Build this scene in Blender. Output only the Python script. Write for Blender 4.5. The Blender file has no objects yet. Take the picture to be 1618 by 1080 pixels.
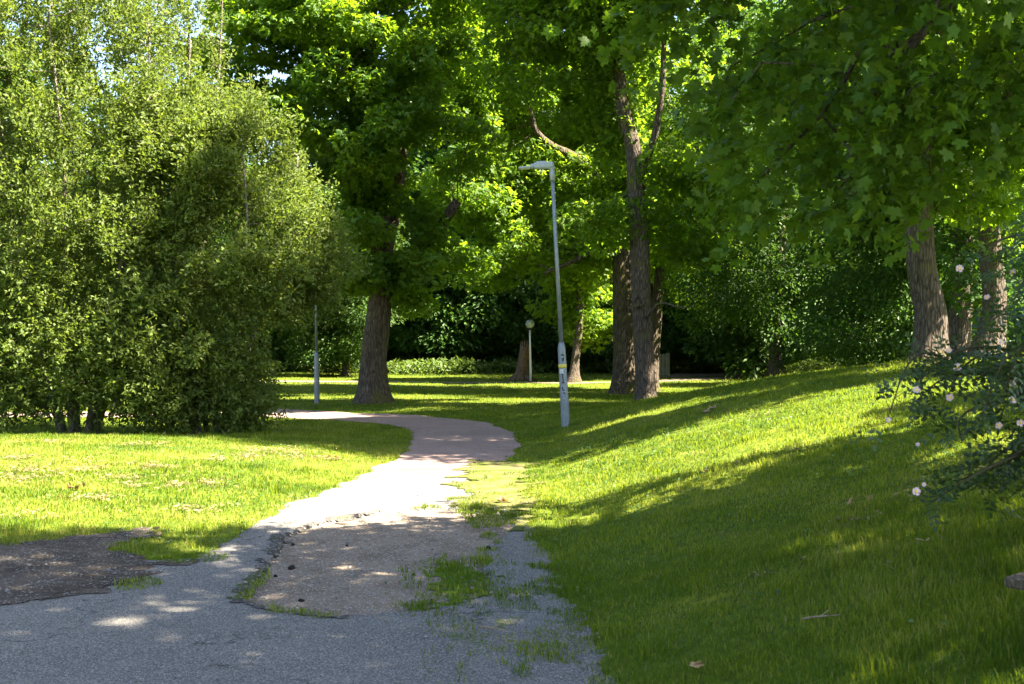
import bpy, math, random
import numpy as np
from mathutils import Vector

rng = np.random.default_rng(7)
random.seed(7)
SC = bpy.context.scene
COL = SC.collection
F, CX, HY, EYE = 1798.0, 809.0, 548.0, 1.65      # focal length (photo px), image centre, horizon row, eye height
SUN = np.array([0.94, -0.34, 1.30]); SUN /= np.linalg.norm(SUN)


# ------------------------------------------------------------------ noise
def hsh(*a):
    h = np.zeros_like(a[0], dtype=np.uint32)
    for i, v in enumerate(a):
        h ^= (v.astype(np.int64) & 0xffffffff).astype(np.uint32) * np.uint32([374761393, 668265263, 2246822519, 3266489917][i])
        h = (h ^ (h >> np.uint32(13))) * np.uint32(1274126177)
    return ((h ^ (h >> np.uint32(16))) & np.uint32(0xffffff)).astype(np.float64) / 0xffffff


def vnoise(x, y, seed=0):
    x, y = np.broadcast_arrays(np.atleast_1d(np.asarray(x, float)), np.atleast_1d(np.asarray(y, float)))
    xi, yi = np.floor(x), np.floor(y)
    fx, fy = x - xi, y - yi
    fx = fx * fx * (3 - 2 * fx); fy = fy * fy * (3 - 2 * fy)
    s = np.full_like(xi, seed)
    a = hsh(xi, yi, s); b = hsh(xi + 1, yi, s); c = hsh(xi, yi + 1, s); d = hsh(xi + 1, yi + 1, s)
    return (a * (1 - fx) + b * fx) * (1 - fy) + (c * (1 - fx) + d * fx) * fy


def fbm(x, y, seed=0, o=3):
    r, a, t = 0, 1.0, 0
    for i in range(o):
        r = r + a * vnoise(np.asarray(x) * 2 ** i, np.asarray(y) * 2 ** i, seed + i); t += a; a *= .5
    return r / t


def noise3(p, seed=0):
    pi = np.floor(p); f = p - pi; f = f * f * (3 - 2 * f)
    r = 0
    s = np.full(len(p), float(seed))
    for dx in (0, 1):
        for dy in (0, 1):
            for dz in (0, 1):
                w = (f[:, 0] if dx else 1 - f[:, 0]) * (f[:, 1] if dy else 1 - f[:, 1]) * (f[:, 2] if dz else 1 - f[:, 2])
                r = r + w * hsh(pi[:, 0] + dx, pi[:, 1] + dy, pi[:, 2] + dz, s)
    return r


def sst(a, b, x):
    t = np.clip((np.asarray(x, float) - a) / (b - a), 0, 1)
    return t * t * (3 - 2 * t)


# ------------------------------------------------------------------ terrain
def ground(x, y):
    x = np.asarray(x, float); y = np.asarray(y, float)
    v = np.maximum(0, x - 0.35)
    z = 1.62 * (1 - np.exp(-(v * v / (v + 0.8)) / 3.8)) * (1 - sst(21, 35, y + 0.35 * (6 - x) * (y > 0)))
    l = np.maximum(0, -2.2 - x)
    z = z + .13 * (1 - np.exp(-l / 1.2)) * sst(11, 15, y) * (1 - sst(18.5, 22.5, y))
    z = z - .10 * (1 - np.exp(-l / 1.5)) * sst(20, 23, y) * (1 - sst(34, 44, y))
    z = z + np.maximum(0, y - 46) * .013
    w = sst(.1, 1.2, np.abs(x + .9))
    z = z + (fbm(x * .5, y * .5, 3) - .5) * .07 * w + (fbm(x * 1.6, y * 1.6, 6, 2) - .5) * .07 * sst(.5, 2, x) * (1 - sst(24, 34, y))
    return z


def P(px, py, d):
    return np.array([(px - CX) / F * d, d, EYE + (HY - py) / F * d])


def G(px, py):
    """where the sight line through a photo pixel meets the ground"""
    k = np.array([(px - CX) / F, 1.0, (HY - py) / F])
    d = np.concatenate([np.arange(2.5, 30, .02), np.arange(30, 140, .1)])
    z = EYE + k[2] * d
    hit = np.nonzero(z <= ground(k[0] * d, d))[0]
    t = d[hit[0]] if len(hit) else 120.0
    return np.array([k[0] * t, t])


def poly(pts):
    return np.array([G(*p) for p in pts])


def sdf(p, q):
    d = np.full(len(p), 1e9); ins = np.zeros(len(p), bool)
    n = len(q)
    for i in range(n):
        a, b = q[i], q[(i + 1) % n]
        e = b - a; w = p - a
        t = np.clip((w @ e) / max(e @ e, 1e-12), 0, 1)
        d = np.minimum(d, ((w - t[:, None] * e) ** 2).sum(1))
        c = ((a[1] > p[:, 1]) != (b[1] > p[:, 1]))
        with np.errstate(divide='ignore', invalid='ignore'):
            xx = (b[0] - a[0]) * (p[:, 1] - a[1]) / (b[1] - a[1]) + a[0]
        ins ^= c & (p[:, 0] < xx)
    d = np.sqrt(d)
    return np.where(ins, -d, d)


def W(p, amp, freq, seed):
    return (fbm(p[:, 0] * freq, p[:, 1] * freq, seed, 4) - .5) * 2 * amp


ASPH = np.vstack([poly([(985, 1085), (945, 1020), (905, 950), (880, 905), (862, 870), (840, 838), (800, 806), (748, 792), (742, 768), (748, 738),
                        (590, 738), (545, 762), (500, 780), (450, 800), (395, 832), (360, 858), (310, 884), (240, 884), (150, 874), (0, 876), (-250, 892)]),
                  np.array([[-9.5, 8.5], [-9.5, 0.5], [1.1, 0.5], [.75, 4.5]])])
DIRT = poly([(480, 834), (441, 852), (425, 890), (401, 920), (382, 950), (440, 966), (520, 974), (600, 970), (680, 962), (730, 952), (775, 935), (772, 905), (768, 872), (800, 845),
             (812, 815), (760, 800), (690, 800), (600, 808), (530, 820)])
REDP = np.vstack([poly([(590, 741), (620, 728), (645, 712), (656, 695), (650, 680), (610, 670), (530, 664), (450, 660), (400, 657)]),
                  np.array([[-9, 28.4], [-16, 28.0], [-16, 30.3], [-9, 30.8]]),
                  poly([(400, 645), (430, 645), (500, 649), (620, 654), (700, 660), (770, 668), (812, 684), (822, 704), (803, 728), (748, 742)])])
SOIL = poly([(-300, 872), (0, 862), (110, 850), (200, 838), (240, 836), (232, 850), (180, 866), (260, 884), (300, 890), (250, 898), (180, 928), (100, 944), (0, 962), (-300, 1010)])
VERG = poly([(742, 728), (832, 732), (842, 770), (828, 815), (812, 836), (770, 812), (733, 806), (730, 765)])
MOSS1 = poly([(662, 905), (700, 886), (742, 880), (770, 898), (778, 930), (740, 950), (690, 962), (635, 958), (682, 936)])
MOSS2 = poly([(712, 962), (750, 955), (775, 1000), (770, 1050), (730, 1062), (708, 1015)])
FARP = np.array([[-30, 50.2], [-10, 51.3], [-4, 50.6], [2, 49.6], [5, 50.2], [9, 53.5], [14, 58.5], [22, 63], [22, 64.5], [13.4, 59.8], [8.4, 54.9], [4.7, 51.6], [2, 51], [-4, 52], [-10, 52.9], [-30, 51.8]])
BARE = np.array([[6.2, 57.5], [8, 56.6], [11.5, 57.2], [13.5, 60], [11, 62], [7, 61]])

S_ = {'asph': lambda p: sdf(p, ASPH) + W(p, .13, 2.6, 11) + W(p, .07, 13, 12),
      'dirt': lambda p: sdf(p, DIRT) + W(p, .07, 3.5, 21) + W(p, .035, 12, 22),
      'red': lambda p: sdf(p, REDP) + W(p, .12, 1.6, 31) + W(p, .04, 7, 32),
      'soil': lambda p: sdf(p, SOIL) + W(p, .22, 2.2, 41) + W(p, .24, 9, 42),
      'verge': lambda p: sdf(p, VERG) + W(p, .30, 2.5, 51) + W(p, .22, 10, 52),
      'm1': lambda p: sdf(p, MOSS1) + W(p, .14, 5, 61) + W(p, .26, 15, 62),
      'm2': lambda p: sdf(p, MOSS2) + W(p, .14, 5, 71) + W(p, .32, 15, 72),
      'far': lambda p: sdf(p, FARP) + W(p, .35, .5, 81),
      'bare': lambda p: sdf(p, BARE) + W(p, .8, .5, 91)}


# ------------------------------------------------------------------ mesh helpers
def mesh_np(name, V, faces, mat=None, rnd=None, smooth=True):
    """faces: list of int arrays, each (n, k)"""
    me = bpy.data.meshes.new(name)
    V = np.asarray(V, np.float32)
    me.vertices.add(len(V)); me.vertices.foreach_set('co', V.ravel())
    loops = np.concatenate([f.ravel() for f in faces]).astype(np.int32)
    tot = np.concatenate([np.full(len(f), f.shape[1], np.int32) for f in faces])
    st = np.concatenate([[0], np.cumsum(tot)[:-1]]).astype(np.int32)
    me.loops.add(len(loops)); me.loops.foreach_set('vertex_index', loops)
    me.polygons.add(len(tot)); me.polygons.foreach_set('loop_start', st)
    try:
        me.polygons.foreach_set('loop_total', tot)
    except Exception:
        pass
    me.polygons.foreach_set('use_smooth', np.full(len(tot), smooth, bool))
    if rnd is not None:
        at = me.attributes.new('rnd', 'FLOAT', 'POINT'); at.data.foreach_set('value', np.asarray(rnd, np.float32))
    me.update(calc_edges=True)
    if mat: me.materials.append(mat)
    return me


def link(name, me, parent=None, loc=None):
    o = bpy.data.objects.new(name, me); COL.objects.link(o)
    if parent: o.parent = parent
    if loc is not None: o.location = [float(v) for v in loc]
    return o


def tag(o, label=None, cat=None, group=None, kind=None):
    if label: o['label'] = label
    if cat: o['category'] = cat
    if group: o['group'] = group
    if kind: o['kind'] = kind
    return o


def empty(name, loc, label, cat, group=None):
    o = bpy.data.objects.new(name, None); COL.objects.link(o); o.empty_display_size = .3
    o.location = [float(v) for v in loc]
    return tag(o, label, cat, group)


class MB:
    """collects pieces into one mesh"""
    def __init__(s): s.V = []; s.F = {}; s.n = 0; s.R = []
    def add(s, V, faces, r=0.5):
        V = np.asarray(V, float)
        for f in faces:
            f = np.asarray(f)
            s.F.setdefault(f.shape[1], []).append(f + s.n)
        s.V.append(V); s.n += len(V); s.R.append(np.full(len(V), r) if np.isscalar(r) else r)
    def tube(s, pts, rad, k=8, cap=True, lump=0, seed=0, r=.5):
        pts = np.asarray(pts, float); rad = np.broadcast_to(np.asarray(rad, float), (len(pts),))
        n = len(pts)
        t = np.gradient(pts, axis=0); t /= np.linalg.norm(t, axis=1)[:, None] + 1e-9
        ref = np.array([1., 0, 0]) if abs(t[0][0]) < .9 else np.array([0, 1., 0])
        a0 = ref - t * (t @ ref)[:, None]
        a0 /= np.linalg.norm(a0, axis=1)[:, None] + 1e-9
        b0 = np.cross(t, a0)
        th = np.arange(k) / k * 2 * math.pi
        rr = np.repeat(rad[:, None], k, 1)
        if lump:
            rr = rr * (1 + lump * (vnoise(np.cos(th)[None] * 2.2 + 9 + seed, np.sin(th)[None] * 2.2 + np.arange(n)[:, None] * .12, seed) - .5)
                       + lump * .6 * (vnoise(np.arange(k)[None] * .9 + 0 * rr, np.arange(n)[:, None] * .35 + 0 * rr, seed + 5) - .5))
        V = pts[:, None] + rr[..., None] * (np.cos(th)[None, :, None] * a0[:, None] + np.sin(th)[None, :, None] * b0[:, None])
        i = np.arange(n - 1)[:, None] * k; j = np.arange(k)[None]
        Q = np.stack([i + j, i + (j + 1) % k, i + k + (j + 1) % k, i + k + j], -1).reshape(-1, 4)
        V = V.reshape(-1, 3)
        fs = [Q]
        if cap and k > 4:
            fs += [np.arange(k)[::-1][None], (np.arange(k) + (n - 1) * k)[None]]
        s.add(V, fs, r)
    def box(s, c, d, rot=None, bev=0, r=.5):
        x, y, z = [v / 2 for v in d]
        b = min(bev, x * .9, y * .9, z * .9)
        if b <= 0:
            V = np.array([[i, j, k] for i in (-x, x) for j in (-y, y) for k in (-z, z)], float)
            Q = [[0, 1, 3, 2], [4, 6, 7, 5], [0, 4, 5, 1], [2, 3, 7, 6], [0, 2, 6, 4], [1, 5, 7, 3]]
            fs = [np.array(Q)]
        else:                                   # bevelled: stack of chamfered rectangles
            def ring(zz, ins):
                X, Y = x - ins, y - ins
                return [[-X + b, -Y, zz], [X - b, -Y, zz], [X, -Y + b, zz], [X, Y - b, zz], [X - b, Y, zz], [-X + b, Y, zz], [-X, Y - b, zz], [-X, -Y + b, zz]]
            V = np.array(ring(-z, b * .7) + ring(-z + b, 0) + ring(z - b, 0) + ring(z, b * .7), float)
            i = np.arange(3)[:, None] * 8; j = np.arange(8)[None]
            fs = [np.stack([i + j, i + (j + 1) % 8, i + 8 + (j + 1) % 8, i + 8 + j], -1).reshape(-1, 4), np.arange(8)[::-1][None], np.arange(24, 32)[None]]
        if rot is not None: V = V @ np.asarray(rot).T
        s.add(V + np.asarray(c, float), fs, r)
    def lathe(s, prof, c=(0, 0, 0), k=24, r=.5):
        prof = np.asarray(prof, float); n = len(prof); th = np.arange(k) / k * 2 * math.pi
        V = np.stack([prof[:, 0:1] * np.cos(th), prof[:, 0:1] * np.sin(th), np.repeat(prof[:, 1:2], k, 1)], -1).reshape(-1, 3) + np.asarray(c, float)
        i = np.arange(n - 1)[:, None] * k; j = np.arange(k)[None]
        s.add(V, [np.stack([i + j, i + (j + 1) % k, i + k + (j + 1) % k, i + k + j], -1).reshape(-1, 4)], r)
    def build(s, name, mat, parent=None, smooth=True, loc=None):
        me = mesh_np(name, np.concatenate(s.V), [np.concatenate(v) for v in s.F.values()], mat, np.concatenate(s.R), smooth)
        return link(name, me, parent, loc)


# ------------------------------------------------------------------ materials
class M:
    def __init__(s, name):
        s.m = bpy.data.materials.new(name); s.m.use_nodes = True
        s.t = s.m.node_tree; s.t.nodes.clear()
        s.out = s.n('ShaderNodeOutputMaterial')
    def n(s, ty, **kw):
        nd = s.t.nodes.new(ty)
        for k, v in kw.items():
            if k.startswith('i_'):
                nd.inputs[k[2:].replace('_', ' ')].default_value = v
            else: setattr(nd, k, v)
        return nd
    def l(s, a, b): s.t.links.new(a, b)
    def coord(s, scale=(1, 1, 1)):
        c = s.n('ShaderNodeTexCoord'); mp = s.n('ShaderNodeMapping'); mp.inputs['Scale'].default_value = scale
        s.l(c.outputs['Object'], mp.inputs['Vector']); return mp.outputs[0]
    def noise(s, scale, vec, detail=5, rough=.6):
        nd = s.n('ShaderNodeTexNoise', i_Scale=scale, i_Detail=detail, i_Roughness=rough); s.l(vec, nd.inputs['Vector']); return nd.outputs[0]
    def voro(s, scale, vec, feature='F1'):
        nd = s.n('ShaderNodeTexVoronoi', i_Scale=scale); nd.feature = feature; s.l(vec, nd.inputs['Vector']); return nd.outputs
    def ramp(s, fac, stops):
        r = s.n('ShaderNodeValToRGB'); e = r.color_ramp.elements
        while len(e) < len(stops): e.new(.5)
        for el, (p, c) in zip(e, stops):
            el.position = p; el.color = (*c, 1) if len(c) == 3 else c
        s.l(fac, r.inputs[0]); return r.outputs[0]
    def mix(s, fac, a, b, mode='MIX'):
        r = s.n('ShaderNodeMix'); r.data_type = 'RGBA'; r.blend_type = mode
        for v, k in ((fac, 0), (a, 6), (b, 7)):
            if hasattr(v, 'links'): s.l(v, r.inputs[k])
            else: r.inputs[k].default_value = v if k == 0 else (*v, 1)
        return r.outputs[2]
    def step(s, v, a, b):
        r = s.n('ShaderNodeMapRange'); r.interpolation_type = 'SMOOTHSTEP'
        r.inputs[1].default_value = a; r.inputs[2].default_value = b; s.l(v, r.inputs[0]); return r.outputs[0]
    def bump(s, h, strength, dist):
        b = s.n('ShaderNodeBump', i_Strength=strength, i_Distance=dist); s.l(h, b.inputs['Height']); return b.outputs[0]
    def attr(s, name='rnd'):
        a = s.n('ShaderNodeAttribute'); a.attribute_name = name; return a.outputs['Fac']
    def bsdf(s, col, rough=.9, nrm=None, spec=.25, metal=0):
        b = s.n('ShaderNodeBsdfPrincipled', i_Roughness=rough, i_Metallic=metal)
        b.inputs['Specular IOR Level'].default_value = spec
        if hasattr(col, 'links'): s.l(col, b.inputs['Base Color'])
        else: b.inputs['Base Color'].default_value = (*col, 1)
        if nrm is not None: s.l(nrm, b.inputs['Normal'])
        return b
    def done(s, b): s.l(b.outputs[0], s.out.inputs[0]); return s.m


def leaf_mat(name, stops, trans, mixf=.45, rough=.45, spec=.35):
    m = M(name); r = m.attr()
    col = m.ramp(r, stops)
    b = m.bsdf(col, rough, None, spec)
    t = m.n('ShaderNodeBsdfTranslucent')
    c2 = m.mix(.65, col, trans); m.l(c2, t.inputs[0])
    x = m.n('ShaderNodeMixShader'); x.inputs[0].default_value = mixf
    m.l(b.outputs[0], x.inputs[1]); m.l(t.outputs[0], x.inputs[2])
    return m.done(x)


def bark_mat(name, dark, light, moss=0.0, sc=1.0):
    m = M(name); v = m.coord((5.5 * sc, 5.5 * sc, 1.1 * sc))
    w = m.coord((1, 1, 1))
    d = m.voro(2.6, v, 'DISTANCE_TO_EDGE')[0]
    nz = m.noise(3.2, v, 8, .7); big = m.noise(1.3, w, 4)
    crack = m.step(d, .02, .22)
    col = m.mix(crack, dark, light)
    col = m.mix(.55, col, m.ramp(nz, [(.3, tuple(x * .55 for x in dark)), (.7, tuple(x * 1.25 for x in light))]))
    lich = m.step(m.noise(7, w, 6, .7), .63, .76)
    col = m.mix(lich, col, (.30, .29, .24))
    if moss:
        mo = m.step(big, .52, .66); mm = m.n('ShaderNodeMath', operation='MULTIPLY'); m.l(mo, mm.inputs[0]); mm.inputs[1].default_value = moss
        col = m.mix(mm.outputs[0], col, (.10, .10, .02))
    hh = m.mix(.5, crack, nz)
    return m.done(m.bsdf(col, .95, m.bump(hh, .9, .05), .1))


MT = {}
MT['bark'] = bark_mat('grey brown bark', (.024, .018, .013), (.13, .103, .08), .6)
MT['bark2'] = bark_mat('dark maple bark', (.026, .02, .015), (.125, .10, .08), .45, 1.3)
MT['bark_thin'] = bark_mat('grey shrub bark', (.07, .06, .05), (.24, .21, .17), 0, 3)
MT['willow'] = leaf_mat('small willow leaves', [(0, (.038, .068, .014)), (.45, (.080, .112, .020)), (.85, (.112, .156, .034)), (1, (.165, .16, .055))], (.225, .305, .024), .45, .55, .25)
MT['maple'] = leaf_mat('maple leaves', [(0, (.032, .082, .008)), (.6, (.055, .118, .010)), (1, (.095, .155, .015))], (.34, .52, .012), .52, .5, .3)
MT['feather'] = leaf_mat('light green leaves', [(0, (.038, .088, .010)), (.6, (.062, .122, .013)), (1, (.10, .155, .018))], (.36, .55, .018), .6, .5, .3)
MT['dark'] = leaf_mat('dark linden leaves', [(0, (.020, .058, .010)), (.6, (.036, .086, .013)), (1, (.058, .115, .018))], (.14, .27, .012), .40, .5, .25)
MT['wood'] = leaf_mat('shade-toned forest leaves', [(0, (.017, .042, .007)), (.6, (.030, .070, .010)), (1, (.060, .11, .016))], (.14, .24, .010), .38, .5, .25)  # leaf colour lowered to carry the shade of the distant wood
MT['gloom'] = leaf_mat('shade-darkened understorey leaves', [(0, (.012, .030, .006)), (.7, (.024, .052, .009)), (1, (.06, .10, .015))], (.08, .14, .008), .3, .6, .15)  # shade beneath the trees is put into this leaf colour
MT['fg'] = leaf_mat('near maple leaves', [(0, (.025, .060, .007)), (.6, (.048, .095, .009)), (1, (.095, .14, .012))], (.18, .31, .007), .42, .5, .15)
MT['rose'] = leaf_mat('rose leaves', [(0, (.020, .045, .016)), (.6, (.035, .065, .022)), (1, (.05, .085, .02))], (.10, .17, .02), .30, .4, .4)
MT['rowan'] = leaf_mat('rowan leaves', [(0, (.025, .06, .025)), (1, (.045, .09, .035))], (.10, .19, .03), .36, .45, .3)
MT['herb'] = leaf_mat('undergrowth leaves', [(0, (.045, .08, .015)), (1, (.10, .15, .03))], (.20, .28, .02), .4, .5, .3)
MT['petal'] = leaf_mat('pale pink petals', [(0, (.62, .38, .48)), (1, (.80, .62, .68))], (.7, .45, .55), .35, .6, .2)
MT['grass'] = leaf_mat('grass blades', [(0, (.010, .042, .003)), (.40, (.047, .106, .006)), (.88, (.20, .222, .022)), (.95, (.28, .24, .07)), (1, (.33, .27, .10))], (.30, .38, .012), .5, .6, .12)
MT['weed'] = leaf_mat('lawn weed leaves', [(0, (.025, .065, .015)), (.7, (.055, .115, .025)), (1, (.10, .16, .05))], (.16, .28, .03), .35, .5, .3)
MT['straw'] = leaf_mat('dry straw', [(0, (.10, .07, .035)), (1, (.30, .235, .13))], (.3, .22, .12), .25, .8, .1)
MT['deadleaf'] = leaf_mat('brown dead leaf', [(0, (.14, .085, .035)), (1, (.36, .24, .11))], (.35, .2, .08), .3, .7, .2)


def lawn_mat():
    m = M('lawn'); v = m.coord()
    a = m.noise(.55, v, 5); b = m.noise(9, v, 6, .75); c = m.noise(60, v, 4, .8); pt = m.noise(1.7, v, 5, .65)
    col = m.mix(m.step(b, .3, .7), (.020, .040, .005), (.07, .11, .011))
    yl = m.n('ShaderNodeMath', operation='MULTIPLY'); m.l(m.step(a, .38, .66), yl.inputs[0]); yl.inputs[1].default_value = .6
    col = m.mix(yl.outputs[0], col, (.11, .135, .016))
    col = m.mix(m.step(c, .46, .72), col, (.14, .16, .02))
    ms = m.n('ShaderNodeMath', operation='MULTIPLY'); m.l(m.step(pt, .60, .74), ms.inputs[0]); ms.inputs[1].default_value = .6
    col = m.mix(ms.outputs[0], col, (.20, .165, .07))
    return m.done(m.bsdf(col, .95, m.bump(m.mix(.5, b, c), .8, .03), .08))


def asphalt_mat(name, base, tint, speck):
    m = M(name); v = m.coord()
    a = m.noise(.9, v, 6, .65); g = m.noise(240, v, 3, .7); vo = m.voro(150, v)
    col = m.mix(m.step(a, .32, .7), base, tint)
    sp = m.n('ShaderNodeSeparateColor'); m.l(vo[1], sp.inputs[0])
    col = m.mix(m.step(sp.outputs[0], .6, 1.0), col, speck)
    col = m.mix(m.step(sp.outputs[1], .72, 1.0), col, tuple(x * .35 for x in base))
    fine = m.n('ShaderNodeMapRange'); m.l(g, fine.inputs[0]); fine.inputs[3].default_value = .84; fine.inputs[4].default_value = 1.16
    mul = m.n('ShaderNodeVectorMath', operation='SCALE'); m.l(col, mul.inputs[0]); m.l(fine.outputs[0], mul.inputs['Scale'])
    # dust and worn blotches, thin cracks
    dust = m.step(m.noise(2.6, v, 7, .7), .52, .72)
    dm = m.n('ShaderNodeMath', operation='MULTIPLY'); m.l(dust, dm.inputs[0]); dm.inputs[1].default_value = .45
    col = m.mix(dm.outputs[0], mul.outputs[0], tuple(min(1, x * 1.12) for x in tint))
    wv = m.n('ShaderNodeVectorMath', operation='ADD'); nz = m.n('ShaderNodeTexNoise', i_Scale=2.2, i_Detail=4); m.l(v, nz.inputs['Vector'])
    m.l(v, wv.inputs[0]); m.l(nz.outputs[1], wv.inputs[1])
    cr = m.voro(.8, wv.outputs[0], 'DISTANCE_TO_EDGE')[0]
    ck = m.n('ShaderNodeMath', operation='MULTIPLY'); m.l(m.step(cr, .012, .0), ck.inputs[0]); m.l(m.step(a, .45, .6), ck.inputs[1])
    col = m.mix(ck.outputs[0], col, tuple(x * .3 for x in base))
    return m.done(m.bsdf(col, .92, m.bump(m.mix(.5, g, vo[0]), .6, .012), .18))


def soil_mat(name, c1, c2, c3, moss=None, mth=(.5, .62), speck=(.4, .38, .36), sth=.8, vs=95):
    m = M(name); v = m.coord()
    a = m.noise(1.6, v, 6, .7); b = m.noise(14, v, 6, .75); vo = m.voro(vs, v)
    col = m.mix(m.step(a, .35, .65), c1, c2)
    col = m.mix(m.step(b, .48, .72), col, c3)
    sp = m.n('ShaderNodeSeparateColor'); m.l(vo[1], sp.inputs[0])
    col = m.mix(m.step(sp.outputs[0], sth, sth + .1), col, speck)
    if moss:
        k = m.mix(.45, m.noise(3.3, v, 6, .7), m.noise(22, v, 4, .7))
        col = m.mix(m.step(k, *mth), col, moss)
    return m.done(m.bsdf(col, .96, m.bump(m.mix(.4, b, vo[0]), .8, .02), .1))


MT['lawn'] = lawn_mat()
MT['asphalt'] = asphalt_mat('grey asphalt', (.096, .091, .084), (.128, .120, .109), (.27, .255, .24))
MT['redasphalt'] = asphalt_mat('reddish asphalt', (.175, .118, .103), (.235, .165, .145), (.27, .225, .205))
MT['dirt'] = soil_mat('dusty dirt', (.12, .092, .068), (.185, .146, .112), (.145, .112, .084), (.09, .11, .02), (.62, .70), (.32, .29, .26), .84)
MT['soil'] = soil_mat('dark gravelly soil', (.032, .025, .019), (.075, .06, .047), (.12, .098, .08), None, speck=(.24, .225, .21), sth=.9, vs=85)
MT['rim'] = soil_mat('crumbled dark asphalt', (.038, .035, .032), (.075, .068, .06), (.10, .09, .08), None, speck=(.2, .19, .18), sth=.86, vs=70)
MT['verge'] = soil_mat('worn verge', (.10, .080, .040), (.125, .10, .05), (.09, .08, .03), (.06, .085, .010), (.42, .58), (.16, .14, .10), .93)
MT['moss'] = soil_mat('low moss', (.05, .085, .010), (.085, .13, .014), (.11, .15, .02), None, speck=(.12, .1, .06), sth=.93)
MT['barepath'] = soil_mat('pale trodden path', (.13, .10, .075), (.16, .125, .09), (.14, .11, .08), None, speck=(.18, .15, .12), sth=.9)


def metal_mat():
    m = M('galvanised steel'); v = m.coord()
    a = m.noise(7, v, 5, .7); s = m.noise(38, m.coord((1, 1, .12)), 4)
    col = m.mix(m.step(a, .35, .7), (.17, .195, .22), (.23, .255, .28))
    col = m.mix(m.step(s, .58, .72), col, (.12, .13, .14))
    return m.done(m.bsdf(col, .5, m.bump(a, .1, .01), .5, .35))


MT['metal'] = metal_mat()
def plain(name, c, rough=.7, spec=.3, var=.25, sc=25, bump=.2):
    m = M(name); v = m.coord(); a = m.noise(sc, v, 5, .7)
    col = m.mix(m.step(a, .3, .7), tuple(x * (1 - var) for x in c), tuple(min(1, x * (1 + var)) for x in c))
    return m.done(m.bsdf(col, rough, m.bump(a, bump, .01), spec))
MT['lamphead'] = plain('painted lamp housing', (.30, .33, .35), .4, .4, .08)
MT['lens'] = plain('lamp lens', (.55, .56, .56), .15, .5, .05)
MT['ink'] = plain('black marker', (.02, .02, .025), .6)
MT['yellow'] = plain('yellow tape', (.62, .50, .08), .5, .3, .3)
MT['paper'] = plain('old sticker', (.45, .46, .44), .6, .3, .3)
MT['weathered'] = bark_mat('weathered wood', (.05, .038, .028), (.19, .155, .12), 0, 4)
MT['fence'] = bark_mat('pale fence wood', (.20, .18, .13), (.34, .30, .22), 0, 2)
MT['stump'] = bark_mat('split dead wood', (.05, .032, .02), (.24, .16, .10), 0, 1.2)
MT['clod'] = plain('black dirt', (.018, .016, .014), .95, .1, .4, 60, .8)
MT['stone'] = plain('loose gravel', (.15, .145, .135), .9, .2, .4, 40)
MT['twig'] = plain('dry twig', (.20, .15, .10), .9, .1, .4, 40)
MT['rosestem'] = plain('rose stem', (.05, .045, .022), .8, .2, .3)
MT['stamen'] = plain('yellow stamens', (.65, .45, .05), .8)
def globe_mat():
    m = M('smoky glass globe'); g = m.n('ShaderNodeBsdfGlass', i_Roughness=.08, i_IOR=1.15); g.inputs[0].default_value = (.8, .82, .8, 1)
    d = m.bsdf((.55, .57, .53), .3, None, .5); x = m.n('ShaderNodeMixShader'); x.inputs[0].default_value = .45
    m.l(g.outputs[0], x.inputs[1]); m.l(d.outputs[0], x.inputs[2]); return m.done(x)
MT['globe'] = globe_mat()


# ------------------------------------------------------------------ ground sheets
def sheet(name, fn, box, cell, off, mat, label=None, skirt=0, kind='structure'):
    x0, x1, y0, y1 = box
    xs = np.arange(x0, x1 + cell, cell); ys = np.arange(y0, y1 + cell, cell)
    X, Y = np.meshgrid(xs, ys, indexing='ij')
    p = np.stack([X.ravel(), Y.ravel()], 1)
    s = fn(p)
    ny = len(ys)
    idx = np.arange(len(p)).reshape(X.shape)
    Q = np.stack([idx[:-1, :-1], idx[1:, :-1], idx[1:, 1:], idx[:-1, 1:]], -1).reshape(-1, 4)
    Q = Q[(s[Q] < 0).any(1)]
    use = np.unique(Q)
    mp = np.full(len(p), -1); mp[use] = np.arange(len(use))
    p = p[use]; s = s[use]; Q = mp[Q]
    o = s > 0
    e = cell * .25
    q = p[o]
    gx = (fn(q + [e, 0]) - fn(q - [e, 0])) / (2 * e); gy = (fn(q + [0, e]) - fn(q - [0, e])) / (2 * e)
    gl = np.hypot(gx, gy) + 1e-6
    st = np.minimum(s[o] / gl, cell * 1.2)
    p[o] = q - np.stack([gx / gl * st, gy / gl * st], 1)
    z = ground(p[:, 0], p[:, 1]) + (off(p) if callable(off) else off)
    if skirt: z[o] -= skirt
    return tag(link(name, mesh_np(name, np.column_stack([p, z]), [Q], MT[mat])), label, None, None, kind)


asph_open = lambda p: np.maximum(S_['asph'](p), -S_['dirt'](p))
sheet('asphalt_path', asph_open, (-9.8, 1.6, .4, 16.6), .05, .004, 'asphalt', 'worn grey asphalt path in the foreground', .028)
sheet('dirt_patch', lambda p: S_['dirt'](p) - .12, (-3.5, .8, 6.5, 12.6), .05, -.024, 'dirt', 'bare brown dirt patch broken out of the asphalt')
sheet('crumbled_rim', lambda p: np.maximum(np.abs(S_['dirt'](p) - .02) - .035 + W(p, .10, 5, 230) + W(p, .03, 25, 231), p[:, 0] + 1.0 + .3 * (p[:, 1] > 10)), (-3.5, .8, 6.3, 12.6), .025, lambda p: .010 - .03 * sst(.02, -.03, S_['dirt'](p)), 'rim', 'dark crumbled asphalt rim round the dirt patch')
sheet('red_path', S_['red'], (-16.5, .9, 14, 32), .08, .009, 'redasphalt', 'reddish paved path curving left')
sheet('soil_patch', S_['soil'], (-8.5, -2, 6, 11.8), .045, .010, 'soil', 'dark gravelly soil beside the left lawn')
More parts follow.
